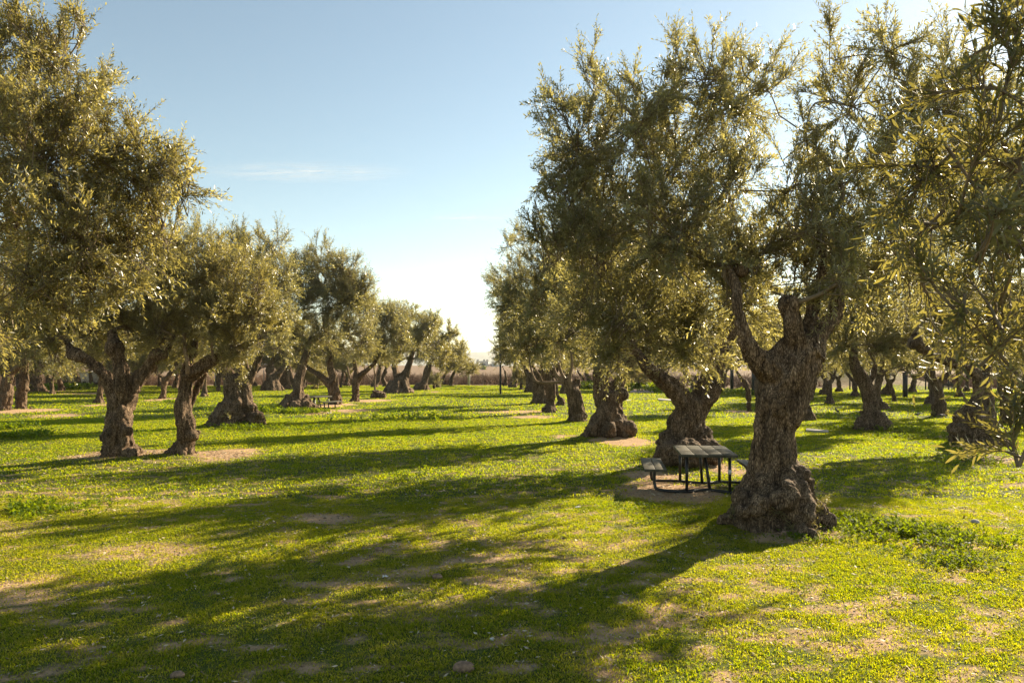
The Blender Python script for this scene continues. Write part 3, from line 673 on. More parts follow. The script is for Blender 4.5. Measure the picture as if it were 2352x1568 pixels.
TREES[-1]['gcrown'] = (1755, 800, 50, 45, 2)
hero((1662, 898), [[(1661, 897, 0, 5), (1664, 880, 0, 4), (1666, 860, 0, 4)]], None, 'thin dark curved olive seen through the gap right of the V-shaped olive', 55, voxel=.1, mound=0, D=78)
TREES[-1]['gcrown'] = (1660, 822, 45, 40, 3)
hero((1593, 892), [[(1592, 891, 0, 7), (1592, 875, 0, 6)], [(1590, 878, 0, 5), (1577, 862, 0, 4), (1565, 850, 0, 3)], [(1594, 876, 0, 5), (1602, 862, 0, 4), (1606, 848, 0, 3)]], None, 'far Y-forked olive framed in the fork of the V-shaped olive', 56, voxel=.1, mound=0, D=78)
TREES[-1]['gcrown'] = (1590, 810, 60, 45, 0)
hero((1466, 893), [[(1466, 892, 0, 6), (1468, 870, 0, 5)]], None, 'rounded bushy olive with foliage down to the ground, behind the pinkish slab', 57, voxel=.1, mound=0, D=84)
TREES[-1]['gcrown'] = (1468, 858, 28, 36, 1)
hero((1355, 888), [[(1357, 887, 0, 10), (1352, 872, 0, 5.5), (1346, 855, 0, 5)]], None, 'far olive leaning left, just left of the twin-stemmed olive', 58, voxel=.1, mound=0, D=92)
TREES[-1]['gcrown'] = (1345, 812, 45, 40, 2)
hero((1341, 886), [[(1342, 886, 0, 4), (1340, 870, 0, 3), (1330, 858, 0, 3)]], None, 'very thin far olive arching left beside the squat leaning stump', 59, voxel=.12, mound=0, D=97)
TREES[-1]['gcrown'] = (1318, 828, 30, 28, 3)

# left of the left row
hero((11, 944), [[(11, 943, 0, 14), (14, 910, 0, 14), (16, 880, 0, 13), (22, 855, 0, 12)], [(22, 858, 0, 9), (40, 845, 0, 8), (60, 835, 0, 6)], [(20, 850, 0, 6), (18, 830, 0, 5), (8, 805, 0, 4)]], [(-30, 740, 0, 75), (50, 720, 0, 75), (20, 800, 0, 40), (90, 780, 0, 45)],
  'twisted olive trunk at the far left edge, left one of a close pair', 61, voxel=.045, mound=.05, od=2, Lpx=6.2, D=40.2, flare=.3)
hero((50, 941), [[(50, 941, 0, 13), (50, 910, 0, 13), (54, 880, 0, 11), (56, 850, 0, 10), (58, 825, 0, 8)]], [(60, 760, 0, 50), (110, 740, 0, 60), (140, 790, 0, 40)],
  'straight pale olive with low burl, right one of the close pair', 62, voxel=.045, mound=.05, od=2, Lpx=6.2, D=41.5, flare=.2, burls=[(63, 895, 0, 5), (70, 938, 0, 5), (78, 941, -.1, 4)])
hero((79, 898), [[(80, 897, 0, 21), (80, 878, 0, 17), (78, 860, 0, 16)], [(76, 860, 0, 9), (66, 842, 0, 8)], [(84, 862, 0, 10), (95, 845, 0, 9), (105, 832, 0, 6)]], None, 'very thick short olive trunk behind the close pair at the left edge', 63, voxel=.08, mound=.05, D=75, suckers=2)
TREES[-1]['gcrown'] = (85, 790, 70, 58, 1)
hero((228, 927), [[(227, 926, 0, 12), (229, 910, 0, 8), (233, 885, 0, 7.5), (236, 862, 0, 8)], [(236, 866, 0, 5), (226, 848, 0, 4)]], None, 'small flared olive trunk in bare earth, just left of the three-limbed olive', 64, voxel=.06, mound=.05, D=48.5)
TREES[-1]['gcrown'] = (235, 790, 75, 62, 3)
hero((374, 917), [[(373, 916, 0, 8), (376, 895, 0, 7), (380, 870, 0, 8)], [(380, 872, 0, 5), (368, 862, 0, 4), (357, 858, 0, 3)], [(382, 872, 0, 7), (392, 858, 0, 6), (400, 845, 0, 5)]], None, 'small pollarded olive between the three-limbed olive and the slim bent olive', 65, voxel=.06, mound=.04, D=55.6)
TREES[-1]['gcrown'] = (380, 800, 60, 50, 0)
hero((469, 911), [[(469, 910, 0, 9), (470, 890, 0, 5), (471, 865, 0, 5)]], None, 'slender dark olive trunk between the slim bent olive and the swollen-footed olive', 66, voxel=.07, mound=.03, D=61)
TREES[-1]['gcrown'] = (475, 805, 52, 48, 2)
hero((177, 889), [[(176, 889, 0, 9), (178, 872, 0, 7), (170, 852, 0, 6), (160, 840, 0, 5)]], None, 'far olive curving left, standing in front of the white van', 67, voxel=.1, mound=0, D=90)
TREES[-1]['gcrown'] = (165, 800, 55, 45, 1)
hero((157, 888), [[(156, 888, 0, 3.5), (150, 868, 0, 3.5), (138, 856, 0, 3)]], None, 'thin far olive leaning left across the nose of the white van', 68, voxel=.12, mound=0, D=95)
TREES[-1]['gcrown'] = (135, 815, 42, 36, 3)
hero((209, 887), [[(209, 887, 0, 5), (209, 868, 0, 5), (205, 855, 0, 3)]], None, 'short far olive against the white trailer side', 69, voxel=.12, mound=0, D=93)
TREES[-1]['gcrown'] = (212, 828, 35, 30, 0)
hero((622, 896), [[(624, 895, 0, 23), (625, 875, 0, 16), (624, 860, 0, 14)], [(620, 862, 0, 10), (620, 840, 0, 9)], [(632, 868, 0, 9), (645, 852, 0, 8), (655, 835, 0, 6)]], None, 'broad dark V-limbed olive behind, right of the massive swollen olive', 70, voxel=.08, mound=.04, D=79)
TREES[-1]['gcrown'] = (630, 795, 58, 52, 2)
hero((657, 894), [[(656, 893, 0, 13), (656, 875, 0, 9), (655, 850, 0, 9)]], None, 'dark olive trunk squeezed between the V-limbed trunk and the mound-footed olive', 71, voxel=.1, mound=.02, D=83)
TREES[-1]['gcrown'] = (665, 812, 45, 42, 1)
hero((725, 893), [[(725, 892, 0, 6), (728, 875, 0, 5), (726, 860, 0, 4)]], None, 'bushy far olive clothed in low twigs behind the distant picnic table', 72, voxel=.12, mound=0, D=85, suckers=3)
TREES[-1]['gcrown'] = (722, 858, 26, 30, 3)
hero((783, 889), [[(783, 889, 0, 4), (785, 872, 0, 3), (787, 860, 0, 4)]], None, 'thin far olive with knobbed head, left of the upright short olive', 73, voxel=.12, mound=0, D=92)
TREES[-1]['gcrown'] = (786, 838, 22, 18, 0)
hero((862, 887), [[(860, 886, 0, 9), (868, 868, 0, 7), (872, 850, 0, 6)]], None, 'far olive left of the thick two-limbed olive, seen behind the pale sapling', 74, voxel=.12, mound=0, D=95)
TREES[-1]['gcrown'] = (868, 820, 34, 28, 2)
hero((884, 887), [[(886, 886, 0, 7), (880, 868, 0, 5), (886, 850, 0, 5)]], None, 'bowed far olive hugging the left side of the thick two-limbed olive', 75, voxel=.12, mound=0, D=98)
TREES[-1]['gcrown'] = (890, 822, 28, 26, 3)

# ------------------------------------------------------------------ bare earth
for (px, py, wpx, ry, a) in [(300, 1047, 120, 1.5, 1), (520, 1045, 85, 1.6, 1), (1540, 1130, 130, 1.5, 1), (1500, 1095, 90, .9, .9), (1660, 1080, 60, .8, .9), (1430, 1015, 70, 1.2, 1), (1300, 1003, 50, .8, .6), (750, 1188, 90, .45, 1),
      (960, 1400, 150, .4, .3), (330, 1265, 150, .5, .6), (1800, 1235, 90, .35, .9), (1180, 945, 90, 1.8, .7), (1230, 958, 60, 1.6, .7), (765, 930, 50, 3, 1), (810, 942, 60, 2, .9), (735, 948, 25, 1.5, .9), (850, 920, 55, 3, 1), (40, 945, 60, 3, 1), (130, 955, 60, 2, .6),
      (230, 903, 80, 4, .9), (120, 898, 50, 4, .8), (240, 930, 40, 2, .9), (375, 918, 35, 3, .9), (1700, 945, 35, 2, 1), (2270, 1055, 80, .9, 1), (2120, 1000, 70, .9, .8), (2000, 1200, 30, .3, .4), (30, 1215, 90, .4, .5), (60, 1370, 80, .35, .7), (1290, 1250, 200, .4, .35), (1900, 1225, 40, .4, .6), (2200, 990, 40, .8, .6), (1000, 900, 20, 3, .5)]:
    x, y = GP(px, py); DIRT.append((x, y, wpx/F*y, ry, a))

# ------------------------------------------------------------------ ground sheet
def grid_axis(a, b, n, k):
    t = np.linspace(-1, 1, n); return t
gx = np.sinh(np.linspace(-1, 1, 520)*7.2); gx = gx/gx[-1]*5200
gy = np.concatenate([np.linspace(-14, 3, 60)[:-1], np.linspace(3, 22, 190)[:-1], np.linspace(22, 60, 150)[:-1], np.linspace(60, 130, 120)[:-1], np.geomspace(130, 6800, 110)])
X, Y = np.meshgrid(gx, gy); xf, yf = X.ravel(), Y.ravel()
zf = ground_h(xf, yf)
# the hill range far away is part of the terrain sheet's own landform
idx = np.arange(len(xf)).reshape(X.shape)
q = np.stack([idx[:-1, :-1], idx[:-1, 1:], idx[1:, 1:], idx[1:, :-1]], -1).reshape(-1)
dm = dirt_m(xf, yf)

m, nt, ns, lk = newmat('lawn_soil')
tc = node(ns, 'ShaderNodeTexCoord'); at = node(ns, 'ShaderNodeAttribute', attribute_name='dirt')
at2 = node(ns, 'ShaderNodeAttribute', attribute_name='field')
n1 = node(ns, 'ShaderNodeTexNoise', Scale=18, Detail=6.0, Roughness=.7); n2 = node(ns, 'ShaderNodeTexNoise', Scale=1.4, Detail=5.0, Roughness=.6); n3 = node(ns, 'ShaderNodeTexNoise', Scale=70, Detail=3.0)
for n in (n1, n2, n3): lk.new(tc.outputs['Object'], n.inputs['Vector'])
rg = ramp(ns, [(.3, (.035, .055, .008)), (.5, (.085, .105, .012)), (.7, (.15, .15, .03))]); lk.new(n1.outputs['Fac'], rg.inputs[0])
rd = ramp(ns, [(.25, (.22, .13, .07)), (.5, (.44, .29, .165)), (.8, (.60, .43, .27))]); 
md = node(ns, 'ShaderNodeMixRGB'); md.inputs[0].default_value = .5; lk.new(n3.outputs['Fac'], md.inputs[1]); lk.new(n2.outputs['Fac'], md.inputs[2]); lk.new(md.outputs[0], rd.inputs[0])
sm = node(ns, 'ShaderNodeMath', operation='MULTIPLY_ADD'); sm.inputs[1].default_value = .8; lk.new(n1.outputs['Fac'], sm.inputs[0])
lk.new(at.outputs['Fac'], sm.inputs[2])
mr = node(ns, 'ShaderNodeMapRange'); mr.inputs['From Min'].default_value = .55; mr.inputs['From Max'].default_value = 1.0; lk.new(sm.outputs[0], mr.inputs['Value'])
mx = node(ns, 'ShaderNodeMixRGB'); lk.new(mr.outputs[0], mx.inputs[0]); lk.new(rg.outputs[0], mx.inputs[1]); lk.new(rd.outputs[0], mx.inputs[2])
rf = ramp(ns, [(.3, (.13, .082, .048)), (.7, (.27, .185, .115))]); lk.new(n2.outputs['Fac'], rf.inputs[0])
mf = node(ns, 'ShaderNodeMixRGB'); lk.new(at2.outputs['Fac'], mf.inputs[0]); lk.new(mx.outputs[0], mf.inputs[1]); lk.new(rf.outputs[0], mf.inputs[2])
p = node(ns, 'ShaderNodeBsdfPrincipled'); p.inputs['Roughness'].default_value = .95; p.inputs['Specular IOR Level'].default_value = .15
lk.new(mf.outputs[0], p.inputs['Base Color'])
b = node(ns, 'ShaderNodeBump', Strength=.7, Distance=.03); lk.new(n1.outputs['Fac'], b.inputs['Height'])
b2 = node(ns, 'ShaderNodeBump', Strength=1.0, Distance=.02); lk.new(n3.outputs['Fac'], b2.inputs['Height']); lk.new(b.outputs[0], b2.inputs['Normal']); lk.new(b2.outputs[0], p.inputs['Normal'])
o = node(ns, 'ShaderNodeOutputMaterial'); lk.new(p.outputs[0], o.inputs[0])
M_SOIL = m
def lawn_end(x):
    return 103-20*sstep(12, 30, x)-4*sstep(-20, -60, x)
field = sstep(-1.5, 1.5, yf-lawn_end(xf)+2.0*fbm2(xf, yf, .3, 77, 2))*(1-.9*np.exp(-(((xf-46)/8.)**2+((yf-92)/6.)**2)))
me = mesh_from('ground', np.stack([xf, yf, zf], 1), 4, q, M_SOIL, True, {'dirt': dm, 'field': field})
g = link('ground', me); tag(g, kind='structure')

# ------------------------------------------------------------------ far hills
hm, nt, ns, lk = newmat('far_hill')
tc = node(ns, 'ShaderNodeTexCoord'); n = node(ns, 'ShaderNodeTexNoise', Scale=.004, Detail=6.0); lk.new(tc.outputs['Object'], n.inputs['Vector'])
r = ramp(ns, [(.35, (.10, .11, .06)), (.6, (.24, .20, .12))]); lk.new(n.outputs['Fac'], r.inputs[0])
p = node(ns, 'ShaderNodeBsdfPrincipled'); p.inputs['Roughness'].default_value = 1; lk.new(r.outputs[0], p.inputs['Base Color'])
o = node(ns, 'ShaderNodeOutputMaterial'); lk.new(p.outputs[0], o.inputs[0])
hx = np.linspace(-5000, 5000, 260); hy = np.linspace(3000, 5200, 50)
HX, HYY = np.meshgrid(hx, hy); a, bb = HX.ravel(), HYY.ravel()
hz = -28+(130+10*fbm2(a, bb*0, .0012, 4, 3)+2.5*fbm2(a, bb*0, .012, 6, 2))*sstep(3000, 4200, bb)-30*sstep(4300, 5200, bb)+4*fbm2(a, bb, .004, 8, 3)
idx = np.arange(len(a)).reshape(HX.shape); q = np.stack([idx[:-1, :-1], idx[:-1, 1:], idx[1:, 1:], idx[1:, :-1]], -1).reshape(-1)
hl = link('hills', mesh_from('hills', np.stack([a, bb, hz], 1), 4, q, hm, True)); tag(hl, kind='structure')

# ------------------------------------------------------------------ build trees
for t in TREES:
    t['root'] = build_hero(t)
# shared crowns for the middle and far distance
GC = []
for v in range(4):
    rng = np.random.default_rng(300+v)
    lb = [(0, 0, 0, .62, 1, 1)]
    for k in range(11):
        a = 2.4*k+v; z = rng.uniform(-.5, .7); rr = math.sqrt(max(.1, 1-abs(z)**1.5))*.62
        lb.append((math.cos(a)*rr, math.sin(a)*rr, z*.95, rng.uniform(.26, .46), 1, 1))
    lb = [(l[0]*3, l[1]*3, l[2]*3, l[3]*3, 1, 1) for l in lb]
    n = 26000
    leaf, twig, an = crown(lb, n, .22, .27, rng, shoot=.6, bl=1.5, per=9, spread=.4)
    mb = boughs([(0, 0, -3.0), (.3, .2, -2.0)], lb, an, rng, .07, .5)
    V = np.concatenate(mb.V+[twig[0]]); L_ = np.concatenate([np.array(mb.L), twig[1]+mb.n]); T = np.concatenate([np.array(mb.T), np.full(len(twig[1])//4, 4)])
    GC.append((mesh_from('crown', leaf[0], 4, leaf[1], M_LEAF2 if v % 2 else M_LEAF, False, {'v': leaf[2]}), mesh_from('branches', V, T, L_, M_TWIG, True)))
def add_gcrown(root, spec, D, rot):
    px, py, rx, rz, v = spec; rx *= 1.3; rz *= 1.22; py -= 2
    c = W(px, py, D)-np.array(root.location)
    sx = rx/F*D/3.0; sz = rz/F*D/3.0
    for nm, me in (('crown', GC[v][0]), ('branches', GC[v][1])):
        o = link(nm, me, root, tuple(c)); o.scale = (sx, sx, sz); o.rotation_euler = (0, 0, rot)
for t in TREES:
    if t.get('gcrown'): add_gcrown(t['root'], t['gcrown'], t['D'], (t['seed']*1.7) % 6.28)

# generic far trees filling the back rows
GT = []
for v in range(5):
    rng = np.random.default_rng(500+v); mb = MB(); le = rng.uniform(-.5, .5)
    P = [(0, 0, -.3), (0, 0, 0), (.05*le, 0, .5), (le*.3, 0, 1.2), (le*.5, .1, 1.9)]
    strands(mb, P, [.55, .50, .34, .27, .26], 5, rng, flare=.7)
    for s in (-1, 1):
        strands(mb, [(le*.4, 0, 1.5), (le*.5+s*.35, .1*s, 2.1), (le*.5+s*.85, .2*s, 2.8), (le*.5+s*1.2, .2, 3.6)], [.2, .18, .14, .08], 3, rng)
    GT.append(remesh(mb, 'trunk', .08, M_BARK, 1.2, 500+v))
occ = [(t['o'][0], t['o'][1]) for t in TREES]
rng = np.random.default_rng(91)
def fill(D, px, side, label, group, rc=None):
    x = (px-CX)/F*D
    if min(math.hypot(x-a, D-b) for a, b in occ) < 3.2: return
    occ.append((x, D))
    z = float(ground_h(np.array([x]), np.array([D]))[0])
    r = empty('olive_tree', (x, D, z), 0, label=label, cat='tree', group=group)
    s = rng.uniform(.6, 1.1)
    o = link('trunk', GT[rng.integers(0, 5)], r); o.scale = (s, s, rng.uniform(.8, 1.0)); o.rotation_euler = (0, 0, rng.uniform(-.6, .6)+(3.14 if rng.random() < .5 else 0))
    v = int(rng.integers(0, 4)); R = rng.uniform(3.1, 4.1)
    for nm, me in (('crown', GC[v][0]), ('branches', GC[v][1])):
        c = link(nm, me, r, (rng.uniform(-.3, .3), 0, 1.4+R*rng.uniform(.72, .86))); c.scale = (R/3, R/3, R/3*rng.uniform(.85, 1.0)); c.rotation_euler = (0, 0, rng.uniform(0, 6.28))
for (D, pxs) in [(100, [20, 66, 118, 250, 292, 330, 372, 418, 500, 548, 590, 640, 700, 745, 800]), (90, [-20, 40, 105, 300, 345, 405, 440, 520, 570, 690]), (78, [-60, 10, 140, 270, 320, 425, 500, 575]), (66, [-100, -30, 120, 300, 430])]:
    for px in pxs:
        fill(D+rng.uniform(-2, 2), px+rng.uniform(-8, 8), -1, 'small far olive in the back rows on the left, seen between nearer trunks', 'far olive trees in the back rows on the left')
for (D, pxs) in [(97, [1300, 1390, 1440, 1505]), (80, [1255, 1420, 1525, 1630, 1700]), (68, [1290, 1770])]:
    for px in pxs:
        fill(D+rng.uniform(-2, 2), px+rng.uniform(-6, 6), 1, 'small far olive in the background between the right row and the nearest trunk', 'far olive trees behind the right row')
for (D, pxs) in [(74, [1930, 1985, 2100, 2215, 2300, 2370]), (62, [1960, 2200, 2390]), (50, [2260, 2420])]:
    for px in pxs:
        fill(D+rng.uniform(-2, 2), px+rng.uniform(-6, 6), 1, 'far olive at the back of the right lawn in front of the dry thicket', 'far olive trees at the back of the right lawn')

# ------------------------------------------------------------------ foreground olive, trunk outside the frame on the right
D0 = 2.9
rng = np.random.default_rng(60)
org = np.array([5.3, 3.6, float(ground_h(np.array([5.3]), np.array([3.6]))[0])])
fr = empty('olive_tree', org, label='nearest olive branches hanging in from the right edge, with large backlit leaves', cat='tree')
mb = MB()
strands(mb, [(0, 0, -.3), (0, 0, 0), (-.05, 0, .6), (-.1, 0, 1.3), (-.15, 0, 1.9)], [.6, .5, .36, .28, .26], 6, rng, flare=.8)
strands(mb, [(-.1, 0, 1.7), (-.4, -.1, 2.3), (-.7, -.2, 3.0), (-1.1, -.3, 3.7)], [.18, .15, .12, .08], 3, rng)
strands(mb, [(-.1, 0, 1.7), (.3, .3, 2.4), (.6, .5, 3.3)], [.18, .15, .1], 3, rng)
link('trunk', remesh(mb, 'trunk', .04, M_BARK, 1, 60), fr)
def fgl(lst):
    out = []
    for l_ in lst:
        px, py, dd, r = l_[:4]; p = W(px, py, D0+dd); out.append((p[0]-org[0], p[1]-org[1], p[2]-org[2], r/F*(D0+dd), l_[4] if len(l_) > 4 else 1, 1))
    return out
fl = fgl([(2240, 110, .3, 70), (2310, 60, 0, 60), (2180, 240, .2, 80), (2290, 220, -.1, 100), (2120, 380, .3, 75), (2220, 400, 0, 100), (2330, 380, .2, 110), (2060, 440, .1, 60), (2140, 520, .3, 70), (2250, 560, -.1, 100), (2340, 540, .2, 80), (2120, 660, .2, 65), (2210, 690, 0, 80), (2320, 700, .1, 100), (2040, 400, 0, 45), (2180, 790, .2, 45, .5), (2290, 800, .1, 70, .6), (2350, 860, 0, 40, .6), (2350, 1040, -.1, 35, 4), (2345, 950, .1, 28, 4), (2460, 300, .2, 150), (2480, 620, .2, 160), (2450, 60, .3, 120), (2600, 400, .6, 200)])
leaf, twig, an = crown(fl, 13000, .066, .19, rng, shoot=.26, bl=.6, per=14, rich=True, spread=.4, droop=.35, fan=9, upb=.4)
link('crown', mesh_from('crown', leaf[0], 4, leaf[1], M_LEAF3, True, {'v': leaf[2]}), fr)
bm_ = boughs([np.array([-1.1, -.3, 3.7]), np.array([-.7, -.3, 3.0]), np.array([-.3, 0, 2.2])], fl, an, rng, .009, .8)
V = np.concatenate(bm_.V+[twig[0]]); L_ = np.concatenate([np.array(bm_.L), twig[1]+bm_.n]); T = np.concatenate([np.array(bm_.T), np.full(len(twig[1])//4, 4)])
link('branches', mesh_from('branches', V, T, L_, M_TWIG, True), fr)

# ------------------------------------------------------------------ grass, weeds, litter
def in_view(x, y, m=1.12):
    return np.abs(x) < .735*m*y+1.0
def blades(n, y0, y1, h, w, seed, cl=5, dens_pow=1.0, spread=.03, lean=.9):
    rng = np.random.default_rng(seed)
    # clump centres uniformly over the wedge
    m = int(n/cl)
    y = np.sqrt(rng.uniform(y0**2, y1**2, int(m*2.4))); x = rng.uniform(-1, 1, len(y))*(.735*1.14*y+.8)
    dm = dirt_m(x, y)
    k = fbm2(x, y, 3.1, 61, 3)*.5+.5
    pr = (1-dm)**1.3*(.35+.65*sstep(.25, .6, k))
    pr *= (y < lawn_end(x)+1)
    keep = rng.uniform(0, 1, len(y)) < pr
    x, y, dmk, kk = x[keep][:m], y[keep][:m], dm[keep][:m], k[keep][:m]
    m = len(x); i = np.repeat(np.arange(m), cl); N = len(i)
    bx = x[i]+rng.normal(size=N)*spread; by = y[i]+rng.normal(size=N)*spread
    bz = ground_h(bx, by)-.004
    a = rng.uniform(0, 6.283, N); ln = rng.uniform(.2, lean, N)
    hh = h*rng.uniform(.45, 1.35, N)*(.45+1.1*kk[i]); ww = w*rng.uniform(.6, 1.5, N)
    dx, dy = np.cos(a)*ln, np.sin(a)*ln
    d = nrm(np.stack([dx, dy, np.ones(N)], 1)); s = np.stack([-np.sin(a), np.cos(a), np.zeros(N)], 1)
    tw = rng.normal(size=N)*.6; s = nrm(s+np.stack([np.zeros(N), np.zeros(N), tw], 1)*.6)
    B = np.stack([bx, by, bz], 1); H_ = hh[:, None]; W_ = ww[:, None]*.5
    mid = B+d*H_*.55+s*W_; mid2 = B+d*H_*.55-s*W_; tip = B+d*H_+np.stack([dx, dy, -.25*np.ones(N)], 1)*H_*.35
    V = np.stack([B, mid, tip, mid2], 1).reshape(-1, 3)
    v = np.clip(.5+.25*rng.normal(size=N)+.3*(fbm2(x, y, .9, 71, 2)[i])+.35*dmk[i]+.10*(y[i] < 14)+.5*(rng.uniform(0, 1, N) < .10+.12*sstep(16, 6, y[i])), 0, 1)
    return V, np.repeat(v, 4)
BL = [blades(620000, 4.6, 13, .030, .0085, 1, 6), blades(400000, 13, 34, .05, .022, 2, 6, spread=.06), blades(300000, 34, 108, .075, .06, 3, 5, spread=.15)]
V = np.concatenate([b_[0] for b_ in BL]); v = np.concatenate([b_[1] for b_ in BL])
g = link('grass', mesh_from('grass', V, 4, np.arange(len(V)), M_GRASS, False, {'v': v}))
tag(g, 'short yellow green grass covering the lawn', 'grass', kind='stuff')

def weeds(spots, seed):
    rng = np.random.default_rng(seed); B = []; Dd = []; Nn = []; Ls = []
    for (px, py, wpx, ry, dens, L) in spots:
        x0, y0 = GP(px, py); rx = wpx/F*y0
        n = int(dens*rx*ry*3.14)
        q = rng.normal(size=(n, 2))*.55; x = x0+q[:, 0]*rx; y = y0+q[:, 1]*ry
        k = fbm2(x, y, 2.2, 81, 2) > -.15; x, y = x[k], y[k]
        m = 9; i = np.repeat(np.arange(len(x)), m); N = len(i)
        a = rng.uniform(0, 6.28, N); up = rng.uniform(.25, 1.5, N)
        d = nrm(np.stack([np.cos(a), np.sin(a), up], 1))
        hgt = rng.uniform(0, 1, N)*L*1.3
        B.append(np.stack([x[i]+np.cos(a)*.01, y[i]+np.sin(a)*.01, ground_h(x[i], y[i])+hgt], 1)); Dd.append(d)
        Nn.append(nrm(np.stack([-np.cos(a)*.6, -np.sin(a)*.6, np.ones(N)], 1)+rng.normal(size=(N, 3))*.3)); Ls.append(L*rng.uniform(.5, 1.3, N))
    B, Dd, Nn, Ls = map(np.concatenate, (B, Dd, Nn, Ls))
    V, lo, k = make_leaves(B, Dd, Nn, Ls, Ls*.42, rng)
    vv = np.repeat(np.clip(.5+.3*rng.normal(size=len(B)), 0, 1), 4)
    return mesh_from('weeds', V, 4, lo, M_WEED, False, {'v': vv})
w = link('weeds', weeds([(2130, 1235, 150, .7, 260, .06), (2020, 1215, 90, .5, 300, .07), (2200, 1290, 90, .4, 200, .055), (1940, 1190, 50, .3, 260, .06), (1850, 1240, 90, .2, 200, .05), (1560, 1200, 120, .25, 160, .045), (40, 1170, 60, .7, 140, .08), (110, 1180, 90, .5, 90, .07), (190, 1160, 60, .5, 70, .06), (40, 1005, 55, 1.2, 70, .13), (20, 985, 40, 1, 60, .14),
    (620, 945, 90, 1.6, 40, .16), (690, 948, 60, 1.0, 60, .16), (560, 985, 70, 1.0, 70, .10), (700, 985, 60, .8, 30, .1), (2060, 990, 60, 1.2, 60, .12), (1940, 985, 60, 1, 60, .1), (2090, 1005, 90, .8, 50, .09), (1370, 892, 30, 4, 14, .5), (1480, 893, 50, 4, 12, .45), (1520, 900, 50, 3, 12, .3), (1700, 905, 50, 4, 10, .3), (155, 893, 50, 3, 14, .4),
    (1450, 1052, 60, .5, 60, .06), (1500, 1040, 30, .5, 60, .07), (1470, 1165, 60, .3, 60, .05), (400, 1120, 200, 1.5, 12, .05), (900, 1130, 300, 1.5, 5, .05), (700, 1260, 260, .8, 14, .04), (350, 1330, 250, .6, 18, .035), (1750, 1400, 350, .8, 14, .035), (2050, 1350, 260, .5, 26, .04), (1250, 1500, 500, .5, 22, .03), (300, 1500, 300, .4, 24, .03), (2220, 1060, 90, .8, 40, .08), (930, 1090, 60, .8, 16, .07), (930, 960, 120, 4, 5, .14), (300, 1000, 50, 1, 26, .09), (820, 985, 120, 2, 9, .09), (420, 925, 40, 2, 20, .16), (2290, 1100, 60, .6, 50, .07)], 5))
tag(w, 'clumps of taller broad-leaved weeds scattered through the grass', 'weeds', kind='stuff')

def litter(n, seed):
    rng = np.random.default_rng(seed)
    y = np.sqrt(rng.uniform(4.6**2, 20**2, n)); x = rng.uniform(-1, 1, n)*(.84*y+.8)
    k = rng.uniform(0, 1, n) < .15+.85*dirt_m(x, y); x, y = x[k], y[k]; n = len(x)
    a = rng.uniform(0, 6.28, n); d = nrm(np.stack([np.cos(a), np.sin(a), rng.normal(size=n)*.25], 1))
    B = np.stack([x, y, ground_h(x, y)+rng.uniform(.006, .03, n)], 1)
    nn = nrm(np.stack([rng.normal(size=n)*.35, rng.normal(size=n)*.35, np.ones(n)], 1))
    L = rng.uniform(.012, .05, n)*(1+y/20)
    V, lo, kk = make_leaves(B, d, nn, L, L*rng.uniform(.15, .5, n), rng)
    return mesh_from('leaf_litter', V, 4, lo, M_LITTER, False, {'v': np.repeat(rng.uniform(0, 1, n)**1.5, 4)})
M_LITTER = foliage_mat('dry_leaf', (.10, .065, .035), (.62, .52, .36), (.3, .2, .1), .1, .7, .3)
l = link('leaf_litter', litter(110000, 9)); tag(l, 'dry pale leaves and twig bits strewn over the grass', 'leaf litter', kind='stuff')

# ------------------------------------------------------------------ picnic tables with attached benches
def picnic(name, loc, rz, label, sticker=None, group=None):
    root = empty(name, loc, rz, label=label, cat='picnic table', group=group)
    # x across, y along
    hw = .53; ly = .82
    pw = 2*hw/4
    for k in range(4):
        mb = MB(); mb.box((-hw+pw*(k+.5), 0, .735), (pw-.012, 2*ly, .055)); mb.build('tabletop_plank', M_WOOD, root, bevel=.005)
    mb = MB()
    for s in (-1, 1): mb.box((0, s*.55, .694), (.98, .05, .025))
    mb.build('plank_bearer', M_METAL, root)
    r = .030 if loc[1] < 20 else .036
    for s in (-1, 1):            # two end frames, front (-y) and back
        for sx in (-1, 1):
            mb = MB(); mb.tube([(sx*.40, s*.62, .70), (sx*.40, s*.62, .03)], r, 10); mb.build('leg', M_METAL, root, True)
        mb = MB(); mb.tube([(s*-.02-.03, s*.22, .70), (s*-.02+.04, s*.40, .045)], r, 10); mb.build('inclined_leg', M_METAL, root, True)
        mb = MB()
        mb.tube(catmull([(-1.0, s*.50, .40), (-1.0, s*.50, .14), (-.93, s*.56, .045), (-.6, s*.63, .03), (-.40, s*.62, .03), (0.03, s*.40, .035), (.40, s*.62, .03), (.6, s*.63, .03), (.93, s*.56, .045), (1.0, s*.50, .14), (1.0, s*.50, .40)], 60), r, 10)
        mb.build('ground_rail', M_METAL, root, True)
        mb = MB(); 
        for sx in (-1, 1): mb.tube([(sx*1.0, s*.5, .42), (sx*1.0, s*.5, .36)], .03, 8)
        mb.build('bench_bracket', M_METAL, root, True)
    for sx in (-1, 1):
        for k in (-1, 1):
            mb = MB(); mb.box((sx*1.0+k*.108, 0, .452), (.205, 1.72, .05), 0); mb.build('seat_plank', M_WOOD, root, bevel=.005)
        mb = MB(); mb.box((sx*1.0, 0, .414), (.34, .9, .022)); mb.build('seat_bearer', M_METAL, root)
    if sticker:
        mb = MB(); mb.tube([(.40, -.62, sticker[0]), (.40, -.62, sticker[1])], r+.003, 10); mb.build('pale_sticker', M_WHITE, root, True)
    return root
tx, ty = 3.84, 13.95
picnic('picnic_table', (tx, ty, float(ground_h(np.array([tx]), np.array([ty]))[0])), math.radians(-7.8), 'weathered plank picnic table with joined benches on black pipe frame, beside the nearest olive trunk', (.38, .46))
D2 = 42.3; x2 = (727-CX)/F*D2
